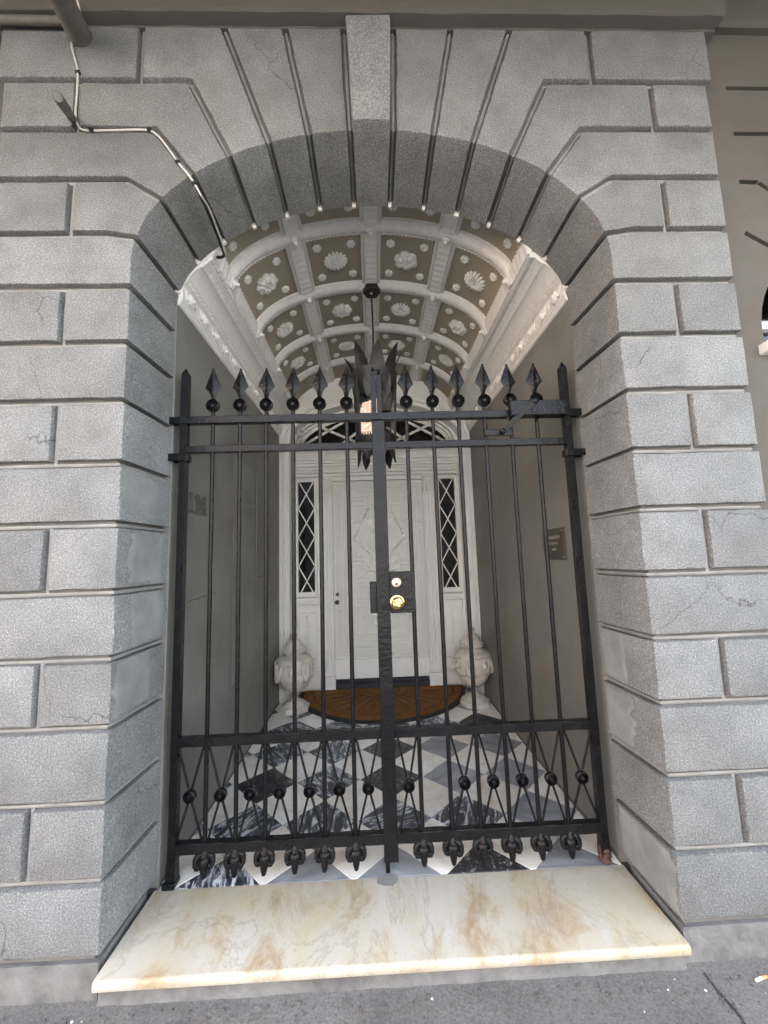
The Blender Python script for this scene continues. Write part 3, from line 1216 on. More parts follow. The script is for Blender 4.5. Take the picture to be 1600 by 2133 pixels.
    tiny = [flower(.030, 7, .016, False, 5), flower(.029, 6, .017, False, 5)]
    rng = random.Random(4)
    for k in range(4):                               # row 0 is cut by the arch
        yc = -.01+.52*k
        for ci in range(4):
            sm = (cols[ci]+cols[ci+1])/2
            p, n_ = fr(at(sm))
            if k > 0:
                me = sunf if (ci+k) % 2 == 1 else (rose if (ci//2) % 2 else rose2)
                o = place('rosette', me, v, tuple(p+n_*.0035+Vector((0, yc, 0))), orient(p, n_))
                o.rotation_euler.rotate_axis('Z', rng.uniform(0, 1))
            for du in (-1, 1):
                for dy in (-1, 1):
                    if k == 0 and dy < 0:
                        continue
                    p2, n2 = fr(at(sm+du*.108/tot))
                    o = place('small_rosette', rng.choice(tiny), v, tuple(p2+n2*.0035+Vector((0, yc+dy*.128, 0))), orient(p2, n2))
                    o.rotation_euler.rotate_axis('Z', rng.uniform(0, 6))
    return v
vault()

def cornices():
    for s_, lab in ((-1, 'white plaster cornice with medallions along the left passage wall'), (1, 'white plaster cornice with medallions along the right passage wall')):
        xw = 1.005 if s_ < 0 else .993
        c = thing('cornice', lab, 'cornice', (s_*xw, 1.07, 2.67), 'cornices under the vault')
        # section: distance from axis, height
        sec = [(xw+.03, 2.655), (xw-.006, 2.662), (xw-.014, 2.672), (xw-.014, 2.685), (xw-.020, 2.69), (xw-.022, 2.775), (xw-.030, 2.780), (xw-.040, 2.79), (xw-.040, 2.803),
               (xw-.048, 2.806), (xw-.060, 2.826), (xw-.082, 2.850), (xw-.112, 2.868), (xw-.118, 2.868), (xw-.122, 2.874), (xw-.130, 2.884), (xw-.138, 2.886),
               (xw-.140, 2.889), (xw-.148, 2.892), (xw-.156, 2.902), (xw-.162, 2.903), (xw-.164, 2.909), (xw-.168, 2.913), (xw-.170, 2.918), (xw-.15, 2.97), (xw+.03, 3.02)]
        K = 210
        frames = [(Vector((0, .003+(YD-.003)*i/K, 0)), Vector((s_, 0, 0)), Vector((0, 0, 1))) for i in range(K+1)]
        def mod(i, q, u, ww):
            if q in (7, 8):
                u += .004*(1 if (i % 4) < 2 else -.3)*-1
            if q in (14, 15):
                u -= .0045 if (i % 4) < 2 else 0
            if q in (20, 21):
                ww -= .004*math.sin(i*1.1)
            return u, ww
        mb = MB(); mb.sweep(sec, frames, mod=mod)
        mk('moulding', mb, 'plaster', c, 35)
        n = 13
        for i in range(n):
            y = .09+i*.165
            mb = MB()
            def lobe(r, h, a, k):
                return r*(1+.14*math.cos(5*a+i)), h
            rings = []
            for (r, h) in ((1.0, 0), (.95, .008), (.7, .017), (.5, .012), (.32, .022), (.02, .024)):
                rings.append([(s_*(xw-.0215-h), y+.036*r*math.cos(2*pi*q/16)*(1+.12*math.cos(6*pi*q/8)), 2.733+.034*r*math.sin(2*pi*q/16)*(1+.12*math.sin(10*pi*q/8))) for q in range(16)])
            mb.loft(rings, False, True)
            # curling acanthus each side
            for d in (-1, 1):
                pts, rs = [], []
                for q in range(9):
                    a = q/8
                    pts.append((s_*(xw-.026), y+d*(.036+.034*a), 2.733+.022*math.sin(a*5.2)*d))
                    rs.append(.007*(1-.5*a))
                mb.tube(pts, rs, 6)
            mk('medallion', mb, 'plaster', c, 60)
cornices()

# ------------------------------------------------------------------ arched frame and doorcase
def ell(a, b, zc, n=40, t0=0, t1=pi):
    return [(a*math.cos(t0+(t1-t0)*i/n), zc+b*math.sin(t0+(t1-t0)*i/n)) for i in range(n+1)]
def doorcase():
    d = thing('doorcase', 'white carved doorcase with diamond paned sidelights and arched fanlight', 'doorcase', (0, 2.4, 0))
    OX, ZA, AB = .905, 2.58, .43                      # opening of the arched frame
    # frame wall with the arched hole
    path_in = [(OX, 0)] + [(OX, ZA*i/6) for i in range(1, 6)] + ell(OX, AB, ZA, 44) + [(-OX, ZA*i/6) for i in range(5, 0, -1)] + [(-OX, 0)]
    path_out = []
    for x, z in path_in:
        if z <= ZA+.001:
            path_out.append((math.copysign(1.02, x), z))
        else:
            dx, dz = x, z-ZA
            k = min(1.02/max(abs(dx), 1e-6), .82/max(dz, 1e-6))
            path_out.append((dx*k, ZA+dz*k))
    mb = MB()
    mb.loft([[(x, YD, z) for x, z in path_out], [(x, YD, z) for x, z in path_in], [(x, 2.47, z) for x, z in path_in]], False, False, False)
    mk('frame_wall', mb, 'trim', d, 40)
    # mouldings following the opening: profile swept along the path
    P3 = [Vector((x, 0, z)) for x, z in path_in]
    def run(prof, off, name, mat='trim', mod=None, y0=YD, sub=1, P=None):
        P_ = P or P3
        Q = []
        for i in range(len(P_)-1):
            k = max(1, int((P_[i+1]-P_[i]).length/.022)) if sub else 1
            for q in range(k):
                Q.append(P_[i].lerp(P_[i+1], q/k))
        Q.append(P_[-1])
        frames = []
        for i, p in enumerate(Q):
            t = (Q[min(i+1, len(Q)-1)]-Q[max(i-1, 0)]).normalized()
            n_ = Vector((t.z, 0, -t.x))                # away from the opening
            frames.append((Vector((p.x, y0, p.z))+n_*off, n_, Vector((0, -1, 0))))
        mb = MB(); mb.sweep(prof, frames, mod=mod)
        return mk(name, mb, mat, d, 40)
    run([(-.002, -.01), (-.002, .012), (.012, .018), (.020, .010), (.024, .010), (.030, .016), (.036, .004), (.036, -.01)], .0, 'inner_moulding')
    def rope(i, q, u, ww):
        return (u, ww+(.007*(1 if i % 2 else -.4) if q in (2, 3) else 0))
    run([(0, -.01), (0, .006), (.006, .018), (.018, .018), (.024, .006), (.024, -.01)], .046, 'rope_moulding', mod=rope)
    run([(0, -.01), (0, .008), (.010, .014), (.016, .002), (.016, -.01)], .078, 'outer_moulding')
    # archivolt steps behind, round the fanlight
    ZF = 2.605
    def arcwall(a0, b0, a1, b1, y0, y1, mat, name):
        mb = MB()
        p0, p1 = ell(a0, b0, ZF), ell(a1, b1, ZF)
        mb.loft([[(x, y0, z) for x, z in p0], [(x, y1, z) for x, z in p0], [(x, y1, z) for x, z in p1]], False, False, False)
        mk(name, mb, mat, d, 40)
    arcwall(.915, .44, .865, .385, 2.24, 2.30, 'trim', 'archivolt')
    arcwall(.865, .385, .845, .362, 2.30, 2.36, 'trim', 'archivolt')
    arcwall(.845, .362, .80, .325, 2.36, 2.40, 'trim', 'archivolt')
    # fanlight
    mb = MB()
    mb.prism(ell(.83, .35, ZF, 40), 2.415, 2.425)
    f = mk('fanlight', mb, 'darkglass', d)
    for (xa, za, xb, zb) in ((-.80, 2.63, -.28, 2.93), (-.66, 2.86, -.10, 2.60), (-.42, 2.60, .0, 2.92), (.80, 2.63, .28, 2.93), (.66, 2.86, .10, 2.60), (.42, 2.60, .0, 2.92)):
        mb = MB()
        a, b = Vector((xa, 2.405, za)), Vector((xb, 2.405, zb))
        n = 16
        L_ = (b-a)
        q = Vector((-L_.z, 0, L_.x)).normalized()
        top = [a+L_*i/n+q*(.011+.004*(i % 2)) for i in range(n+1)]
        bot = [a+L_*i/n-q*(.011+.004*(i % 2)) for i in range(n+1)]
        mb.loft([[p+Vector((0, .012, 0)) for p in bot], bot, top, [p+Vector((0, .012, 0)) for p in top]], False, False, False)
        mk('glazing_bar', mb, 'trim', f)
    # entablature
    X = .95
    def hb(z0, z1, yf, xx=X, name='entablature', b=.004, mat='trim', y1=2.46):
        mb = MB(); mb.box(-xx, xx, yf, y1, z0, z1, b)
        return mk(name, mb, mat, d)
    hb(2.53, 2.59, 2.335)
    fz = hb(2.468, 2.528, 2.35, name='key_frieze')
    mb = MB()
    x = -.93
    while x < .9:                                     # greek key: raised square spirals
        for bx in ((0, .052, .0, .006), (0, .006, .0, .045), (.0, .052, .039, .045), (.046, .052, .014, .045), (.017, .052, .014, .020), (.017, .023, .014, .031)):
            mb.box(x+bx[0], x+bx[1], 2.341, 2.352, 2.476+bx[2], 2.476+bx[3])
        x += .066
    k_ = mk('key_pattern', mb, 'trim', d); k_['kind'] = 'stuff'
    hb(2.435, 2.466, 2.315); hb(2.405, 2.434, 2.335); hb(2.375, 2.404, 2.35)
    hb(2.335, 2.374, 2.365, name='carved_band')
    mb = MB()
    for i in range(46):                               # carved leaf band
        x = -.93+i*.0413
        mb.tube([(x, 2.362, 2.34), (x+.02, 2.358, 2.357), (x+.041, 2.362, 2.366)], [.004, .008, .003], 6)
    k_ = mk('leaf_carving', mb, 'trim', d, 60); k_['kind'] = 'stuff'
    hb(2.300, 2.334, 2.372)
    mb = MB()
    for i in range(52):
        x = -.935+i*.0365
        mb.box(x, x+.022, 2.352, 2.372, 2.303, 2.325, .002)
    k_ = mk('dentils', mb, 'trim', d); k_['kind'] = 'stuff'
    hb(2.27, 2.299, 2.385)
    # pilasters
    for s_ in (-1, 1):
        for xc, wd in ((.563*s_+.006, .062), (.918*s_, .03)):
            mb = MB(); mb.box(xc-wd, xc+wd, 2.40, 2.47, .155, 2.27, .003)
            pl = mk('pilaster', mb, 'trim', d)
            if wd > .05:
                for k in range(3):
                    mb = MB(); xx = xc-.036+k*.036
                    mb.tube([(xx, 2.398, .22), (xx, 2.398, 2.04)], .010, 8)
                    mk('reed', mb, 'trim', pl, 60)
                mb = MB()                             # carved capital
                mb.box(xc-wd-.004, xc+wd+.004, 2.392, 2.40, 2.05, 2.068, .002)
                mb.box(xc-wd-.006, xc+wd+.006, 2.384, 2.40, 2.235, 2.268, .003)
                for k in range(5):
                    xx = xc-.048+k*.024
                    mb.tube([(xx, 2.398, 2.075), (xx, 2.388, 2.12), (xx+(k-2)*.006, 2.378, 2.155)], [.010, .012, .005], 7)
                for k in (-1, 1):
                    pts = [(xc+k*(.045+.016*math.cos(a)*(1-a/9)), 2.388, 2.20+.022*math.sin(a)*(1-a/9)) for a in [i*.5 for i in range(14)]]
                    mb.tube(pts, .006, 6)
                for k in range(3):
                    mb.tube([(xc-.02+.02*k, 2.39, 2.16), (xc-.02+.02*k, 2.384, 2.195)], [.008, .003], 6)
                mk('capital', mb, 'trim', pl, 60)
                mb = MB(); mb.box(xc-wd-.012, xc+wd+.012, 2.385, 2.47, .0, .15, .004)
                mk('pilaster_base', mb, 'trim', pl)
    # back board of the doorcase
    mb = MB()
    for s_ in (-1, 1):
        mb.box(s_*.535, s_*1.0, 2.452, 2.47, .0, 2.28)
    mk('back_board', mb, 'trim', d)
    # sidelights
    for s_ in (-1, 1):
        x0, x1 = sorted((s_*.69+.0, s_*.862))
        x0 -= .004 if s_ < 0 else .002
        z0, z1 = 1.022, 2.218
        fm = MB()
        fw = .026
        fm.box(x0-fw, x0, 2.408, 2.452, z0-.05, z1+fw, .003)
        fm.box(x1, x1+fw, 2.408, 2.452, z0-.05, z1+fw, .003)
        fm.box(x0, x1, 2.41, 2.452, z1, z1+fw, .003)
        fm.box(x0, x1, 2.408, 2.452, z0-.05, z0, .003)
        sl = mk('sidelight', fm, 'trim', d)
        xm = (x0+x1)/2
        cr = [z1+.02-(.315)*k for k in range(5)]
        shapes = []
        for k in range(4):
            zm = (cr[k]+cr[k+1])/2
            shapes += [[(x0, cr[k]), (xm, zm), (x0, cr[k+1])], [(x1, cr[k]), (x1, cr[k+1]), (xm, zm)]]
        for k in range(5):
            up, dn = cr[k]+.1575, cr[k]-.1575
            shapes.append([(x0, cr[k]), (xm, up), (x1, cr[k]), (xm, dn)])
        for q in shapes:
            q = clip(clip(q, 1, z0, 1), 1, z1, -1)
            if len(q) < 3:
                continue
            q = inset(q, [.0008]*len(q))
            g = MB(); g.prism(q, 2.440, 2.448)
            mk('pane', g, 'darkglass', sl)
        for k in range(4):
            for a, b in (((x0, cr[k]), (x1, cr[k+1])), ((x1, cr[k]), (x0, cr[k+1]))):
                if b[1] < z0-.02:
                    fcl = (a[1]-z0)/(a[1]-b[1]); b = (a[0]+(b[0]-a[0])*fcl, z0)
                mb = MB()
                L_ = Vector((b[0]-a[0], b[1]-a[1])); q = Vector((-L_.y, L_.x)).normalized()*.0055
                mb.prism([(a[0]-q.x, a[1]-q.y), (b[0]-q.x, b[1]-q.y), (b[0]+q.x, b[1]+q.y), (a[0]+q.x, a[1]+q.y)], 2.428+.002*(a[0] > b[0]), 2.440)
                mk('glazing_bar', mb, 'trim', sl)
        mb = MB()
        for k in range(1, 4):
            mb.lathe([(.012, 0), (.011, .006), (.002, .009)], (x1+.012, 2.408, cr[k]), 10, 'Y')
        mk('rosette_stud', mb, 'trim', sl, 50)
        # carved rail and panel below
        mb = MB(); mb.box(x0-fw-.012, x1+fw+.012, 2.398, 2.452, .895, .962, .005)
        rl = mk('rail', mb, 'trim', d)
        mb = MB()
        for k in range(7):
            xx = x0+.01+(x1-x0-.02)*k/6
            mb.tube([(xx-.012, 2.397, .918), (xx, 2.392, .93), (xx+.012, 2.397, .942)], [.003, .008, .003], 6)
        mk('leaf_carving', mb, 'trim', rl, 60)
        mb = MB()
        a0, a1, b0, b1 = x0+.0, x1-.0, .30, .80
        for (xa, xb, za, zb) in ((a0, a1, b1, b1+.012), (a0, a1, b0-.012, b0), (a0-.012, a0, b0-.012, b1+.012), (a1, a1+.012, b0-.012, b1+.012)):
            mb.box(xa, xb, 2.440, 2.452, za, zb, .003)
        pn = mk('panel_moulding', mb, 'trim', d)
        mb = MB()
        for k in range(9):
            zc = b0+.04+k*(b1-b0-.08)/8
            a = k*1.1
            pts = [(xm+.032*math.sin(t*.9+a)*(1-t*.11), 2.450, zc-.02+.0065*t) for t in range(8)]
            mb.tube(pts, .0055, 6)
            mb.lathe([(.014, 0), (.012, .005), (.003, .009)], (xm+.01*math.cos(a), 2.452, zc), 9, 'Y')
        mk('scroll_carving', mb, 'trim', pn, 60)
        mb = MB(); mb.box(x0-fw-.012, x1+fw+.012, 2.43, 2.452, .02, .20, .004)
        mk('skirting', mb, 'trim', d)
    # threshold
    mb = MB(); mb.box(-.50, .545, 2.392, 2.56, .0, .075, .006)
    mb.box(-.50, .545, 2.44, 2.56, .075, .098, .003)
    mk('threshold', mb, 'threshold', d)
    # head above the door
    mb = MB(); mb.box(-.503, .536, 2.43, 2.47, 2.225, 2.272, .003)
    mk('door_head', mb, 'trim', d)
    mb = MB(); mb.box(-1.1, 1.1, 2.53, 2.62, -.1, 3.6)
    mk('rear_board', mb, 'blackmetal', d)
doorcase()

def door():
    YD0 = 2.462
    d = thing('front_door', 'white front door densely carved with beads, panels and lyre', 'door', (.018, YD0+.03, .1))
    x0, x1, z0, z1 = -.498, .535, .105, 2.222
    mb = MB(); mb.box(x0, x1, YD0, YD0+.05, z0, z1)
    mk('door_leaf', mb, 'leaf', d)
    y = YD0
    def frame(xa, xb, za, zb, w_=.010, h=.008, name='moulding'):
        mb = MB()
        mb.box(xa, xb, y-h, y+.002, zb-w_, zb, .002); mb.box(xa, xb, y-h, y+.002, za, za+w_, .002)
        mb.box(xa, xa+w_, y-h, y+.002, za+w_, zb-w_, .002); mb.box(xb-w_, xb, y-h, y+.002, za+w_, zb-w_, .002)
        return mk(name, mb, 'door', d)
    def beads(p, q, n, r, name='bead_row', h=.007, par=None):
        mb = MB()
        for i in range(n):
            t = (i+.5)/n
            x, z = p[0]+(q[0]-p[0])*t, p[1]+(q[1]-p[1])*t
            mb.lathe([(r, 0), (r*.85, h*.6), (r*.3, h)], (x, y, z), 8, 'Y')
        o = mk(name, mb, 'door', par or d, 60)
        o['kind'] = 'stuff'
        return o
    def leaf_strip(xa, za, xb, zb, n, w_):
        mb = MB()
        vert = abs(zb-za) > abs(xb-xa)
        for i in range(n):
            t = (i+.5)/n
            x, z = xa+(xb-xa)*t, za+(zb-za)*t
            for s_ in (-1, 1):
                if vert:
                    mb.tube([(x, y-.001, z), (x+s_*w_*.5, y-.005, z+.006), (x+s_*w_, y-.001, z+.02)], [.003, .006, .002], 5)
                else:
                    mb.tube([(x, y-.001, z), (x+.006, y-.005, z+s_*w_*.5), (x+.02, y-.001, z+s_*w_)], [.003, .006, .002], 5)
        o = mk('leaf_border', mb, 'door', d, 60)
        o['kind'] = 'stuff'
        return o
    frame(x0+.028, x1-.028, .315, z1-.028, .008, .006)
    frame(x0+.10, x1-.10, .395, z1-.10, .008, .007)
    for x in (x0+.065, x1-.065):
        leaf_strip(x, .34, x, 2.14, 60, .019)
    leaf_strip(x0+.10, z1-.065, x1-.10, z1-.065, 34, .016)
    leaf_strip(x0+.06, .355, x1-.06, .355, 38, .016)
    frame(x0+.15, x1-.15, .455, z1-.15, .006, .005)
    for x in (x0+.128, x1-.128):
        beads((x, .42), (x, 2.08), 80, .007)
    beads((x0+.14, z1-.127), (x1-.14, z1-.127), 40, .007)
    beads((x0+.14, .43), (x1-.14, .43), 40, .007)
    xm = (x0+x1)/2
    # corner L-shaped panels of the upper field
    for s_ in (-1, 1):
        xo = xm+s_*.345
        for (za, zb, sg) in ((2.04, 1.76, 1), (1.36, 1.62, -1)):
            mb = MB()
            h = .010
            w_ = .010
            if sg > 0:
                pts = [(xo, za), (xm+s_*.13, za), (xm+s_*.13, za-.09), (xm+s_*.255, za-.09), (xm+s_*.255, zb), (xo, zb)]
            else:
                pts = [(xo, za-.07), (xm+s_*.13, za-.07), (xm+s_*.13, za+.02), (xm+s_*.255, za+.02), (xm+s_*.255, zb), (xo, zb)]
            for k in range(6):
                a, b = pts[k], pts[(k+1) % 6]
                mb.box(min(a[0], b[0])-w_/2, max(a[0], b[0])+w_/2, y-h, y+.001, min(a[1], b[1])-w_/2, max(a[1], b[1])+w_/2, .002)
            mk('corner_panel', mb, 'door', d)
            mb = MB()
            for q in range(5):
                u = q/4
                px, pz = xm+s_*(.19+.12*min(1, u*1.6)), (za-.045*sg if sg > 0 else za-.025)-(0 if u < .6 else (u-.6)*.5*sg)
                mb.tube([(px-.016, y, pz-.008), (px, y-.006, pz+.006), (px+.016, y, pz-.003)], [.004, .009, .004], 6)
            mk('spray_carving', mb, 'door', d, 60)
        # scrolls at mid height
        for zc in (1.66, 1.50):
            mb = MB()
            pts = []
            for i in range(22):
                a = i*.42
                r_ = .036*(1-i/26)
                pts.append((xo-s_*.012+r_*math.cos(a)*s_, y-.002, zc+r_*math.sin(a)))
            mb.tube(pts, .006, 6)
            mk('scroll', mb, 'door', d, 60)
        # garland diamond
        for (a, b) in (((xm+s_*.10, 1.95), (xm+s_*.28, 1.58)), ((xm+s_*.28, 1.58), (xm+s_*.02, 1.33))):
            mb = MB()
            n = 13
            for i in range(n):
                t = (i+.5)/n
                mb.lathe([(.017, 0), (.014, .006), (.005, .010)], (a[0]+(b[0]-a[0])*t, y, a[1]+(b[1]-a[1])*t), 8, 'Y')
            mk('garland', mb, 'door', d, 60)['kind'] = 'stuff'
        # lyre arm with cup
        pts = []
        for i in range(30):
            t = i/29
            a = -pi/2+t*pi*1.08
            pts.append((xm+s_*(.155*math.cos(a)*(1-.25*t)), y-.003, 1.53+.19*math.sin(a)*(1.0-.05*t)))
        mb = MB(); mb.tube(pts, .007, 6)
        pts2 = [(xm+s_*x, y-.002, z) for x, z in ((.105, 1.70), (.06, 1.63), (.03, 1.60), (.01, 1.64), (.0, 1.68))]
        mb.tube(pts2, .006, 6)
        mb.lathe([(.006, 0), (.004, .012)], (xm+s_*.105, y, 1.715), 8, 'Y')
        mb.prism([(xm+s_*.105-.016, 1.715), (xm+s_*.105+.016, 1.715), (xm+s_*.105+.030, 1.78), (xm+s_*.105-.030, 1.78)], y-.009, y+.001)
        mb.box(xm+s_*.105-.034, xm+s_*.105+.034, y-.011, y+.001, 1.78, 1.79, .002)
        pts3 = [(xm+s_*.105*math.cos(a), y-.002, 1.80+.12*math.sin(a)) for a in [i*pi/2/10 for i in range(11)]]
        mb.tube(pts3, .005, 6)
        mk('lyre', mb, 'door', d, 50)
        # small studs and a star
        mb = MB()
        for (dx, dz) in ((.08, 1.55), (.10, 1.50), (.09, 1.46), (.06, 1.42), (.05, 1.75), (.035, 1.36)):
            mb.lathe([(.010, 0), (.008, .005), (.002, .007)], (xm+s_*dx, y, dz), 8, 'Y')
        mk('stud', mb, 'door', d, 60)
        def star(cx_, cz_, r_):
            mb = MB()
            p = [(cx_+(r_ if i % 2 == 0 else r_*.4)*math.sin(i*pi/5), cz_+(r_ if i % 2 == 0 else r_*.4)*math.cos(i*pi/5)) for i in range(10)]
            vs = [(cx_, y-.009, cz_)]+[(a, y-.001, b) for a, b in p]
            mb.add(vs, [(0, 1+i, 1+(i+1) % 10) for i in range(10)])
            mk('star', mb, 'door', d)
        star(xm+s_*.20, 1.385, .024); star(xm+s_*.19, 1.995, .017); star(xm+s_*.195, .735, .024)
        # winged beast low in the upper field: body, wing, neck, leg, tail
        mb = MB()
        for pts, rs in ((((.06, 1.22), (.10, 1.24), (.15, 1.23), (.18, 1.25)), (.012, .02, .018, .01)), (((.10, 1.25), (.14, 1.29), (.19, 1.32)), (.014, .012, .004)),
                        (((.06, 1.22), (.05, 1.27), (.075, 1.305)), (.012, .010, .008)), (((.10, 1.23), (.085, 1.19), (.06, 1.175)), (.010, .007, .006)),
                        (((.16, 1.23), (.17, 1.18), (.19, 1.17)), (.012, .008, .006)), (((.18, 1.25), (.215, 1.23), (.22, 1.28)), (.006, .006, .004))):
            mb.tube([(xm+s_*a, y-.001, b) for a, b in pts], list(rs), 7)
        mk('winged_beast', mb, 'door', d, 60)
    # band of small panels
    frame(x0+.16, x1-.16, 1.095, 1.155, .006, .006)
    mb = MB(); mb.box(x0+.23, x0+.33, y-.004, y+.001, 1.085, 1.09)
    frame(x0+.165, x0+.345, .945, 1.06, .006, .007)
    frame(x0+.36, x0+.67, .945, 1.06, .006, .007)
    frame(x0+.685, x1-.165, .945, 1.06, .006, .007)
    for cx_ in (x0+.212, x0+.298):
        mb = MB()
        w_, zz0, zz1 = .028, .965, 1.04
        for (xa, xb, za, zb) in ((-w_, -w_, zz0, zz1), (w_, w_, zz0, zz1), (-w_, 0, zz1, zz0+.02), (0, w_, zz0+.02, zz1)):
            mb.tube([(cx_+xa, y-.001, za), (cx_+xb, y-.001, zb)], .0045, 5)
        mk('letter', mb, 'door', d)
    beads((x0+.16, .925), (x1-.16, .925), 38, .007)
    # lower panel
    frame(x0+.175, x1-.175, .50, .895, .008, .007)
    frame(x0+.235, x1-.235, .565, .855, .014, .012)
    leaf_strip(x0+.20, .53, x1-.20, .53, 26, .012)
    mb = MB()
    for pts, rs in ((((-.10, .70), (-.06, .66), (.0, .645), (.05, .66), (.08, .70)), (.010, .016, .018, .016, .010)), (((-.10, .76), (-.05, .745), (.0, .76), (.05, .74)), (.01, .014, .012, .008)),
                    (((.06, .66), (.10, .72), (.09, .79), (.12, .81)), (.012, .016, .012, .008)), (((-.06, .69), (-.09, .74), (-.06, .79)), (.01, .014, .006)), (((-.02, .69), (.02, .73), (.05, .71)), (.012, .018, .01))):
        mb.tube([(xm+a, y-.001, b) for a, b in pts], list(rs), 7)
    mk('scroll_carving', mb, 'door', d, 60)
    # kick rail
    mb = MB(); mb.box(x0+.002, x1-.002, y-.007, y+.002, z0+.002, .298, .002)
    mk('kick_rail', mb, 'door', d)
    for ch in d.children:                             # carve it deep enough to read
        if ch.name.split('.')[0] != 'door_leaf':
            yl = YD0-PL[d.name][1]
            for vtx in ch.data.vertices:
                if vtx.co.y < yl:
                    vtx.co.y = yl+(vtx.co.y-yl)*1.9
    # knob and deadbolt
    mb = MB(); mb.lathe([(.020, 0), (.020, .006), (.008, .010), (.008, .028), (.020, .036), (.025, .050), (.021, .062), (.004, .068)], (x0+.040, y, .905), 20, 'Y')
    mk('door_knob', mb, 'bronze', d, 40)
    mb = MB(); mb.lathe([(.019, 0), (.019, .010), (.015, .016), (.003, .017)], (x0+.042, y, .985), 18, 'Y')
    mk('deadbolt', mb, 'bronze', d, 40)
door()

# ------------------------------------------------------------------ iron gate
def spear_mesh():
    mb = MB()
    out = [(.0105, .0), (.0105, .012), (.015, .030), (.024, .046), (.036, .058), (.0415, .064), (.035, .080), (.024, .108), (.012, .136), (.002, .160)]
    rings = []
    for w_, z in out:
        th = .0105 if z < .02 else .0105*max(.25, (1-(z/.2)))+.003
        e = .0022
        ring = [(-w_, 0, z), (-w_*.55, -th*.35, z), (-.0045, -th*.62, z), (0, -th, z), (.0045, -th*.62, z), (w_*.55, -th*.35, z),
                (w_, 0, z), (w_*.55, th*.35, z), (.0045, th*.62, z), (0, th, z), (-.0045, th*.62, z), (-w_*.55, th*.35, z)]
        rings.append(ring)
    mb.loft(rings)
    return mb
def rosette_mesh(r=.0315, th=.022, n=32):
    mb = MB()
    def mod(rr, h, a, k):
        if k in (4, 5, 8, 9):
            s_ = .0018*math.cos(8*a)
            return rr, (h+s_ if k in (4, 5) else h-s_)
        return rr, h
    t = th/2
    prof = [(.001, -t+.002), (.008, -t), (.010, -t+.004), (.014, -t+.005), (r*.62, -t+.001), (r*.80, -t+.004), (r*.86, -t), (r, -t+.002), (r, t-.002), (r*.86, t+.002), (r*.78, t-.006), (r*.60, t+.001), (.014, t-.007), (.010, t-.004), (.008, t), (.001, t+.001)]
    def mod2(rr, h, a, k):
        if k in (4, 11):
            return rr, h+(.0034*math.cos(8*a))*(1 if k == 11 else -1)
        return rr, h
    mb.lathe(prof, (0, 0, 0), n, 'Y', mod2)
    return mb
def ram_mesh():
    """ram's head hanging nose down"""
    mb = MB()
    sect = [(.0, .012, .012, 0), (-.014, .015, .016, -.002), (-.026, .025, .023, -.006), (-.040, .0235, .022, -.008), (-.056, .0185, .018, -.010), (-.074, .0145, .0150, -.013), (-.092, .0105, .0120, -.014), (-.099, .005, .006, -.013)]
    rings = []
    for z, wx, wy, oy in sect:
        rings.append([(wx*math.cos(2*pi*i/14), oy+wy*math.sin(2*pi*i/14), z) for i in range(14)])
    mb.loft(rings)
    mb.lathe([(.010, .012), (.013, .002), (.019, -.010), (.020, -.020), (.012, -.030)], (0, -.006, 0), 12)
    for s_ in (-1, 1):
        ctl = [(.006, -.004, -.010), (.016, -.004, -.008), (.027, -.005, -.014), (.034, -.007, -.028), (.035, -.010, -.043), (.029, -.014, -.055), (.021, -.018, -.054), (.018, -.021, -.046), (.022, -.024, -.041), (.026, -.025, -.045)]
        rad = [.009, .0125, .0135, .0130, .0115, .0098, .0080, .0066, .0054, .0035]
        pts, rs = [], []
        for i in range(len(ctl)-1):
            for q in range(3):
                t = q/3
                pts.append(tuple(ctl[i][k]+(ctl[i+1][k]-ctl[i][k])*t for k in range(3)))
                rs.append((rad[i]+(rad[i+1]-rad[i])*t)*(1+.05*math.sin(i*3+q*2.1)))
        mb.tube([(s_*x, y, z) for x, y, z in pts], rs, 9)
        mb.lathe([(.003, 0), (.0026, .002), (.0008, .003)], (s_*.011, -.026, -.040), 8, 'Y')
    return mb

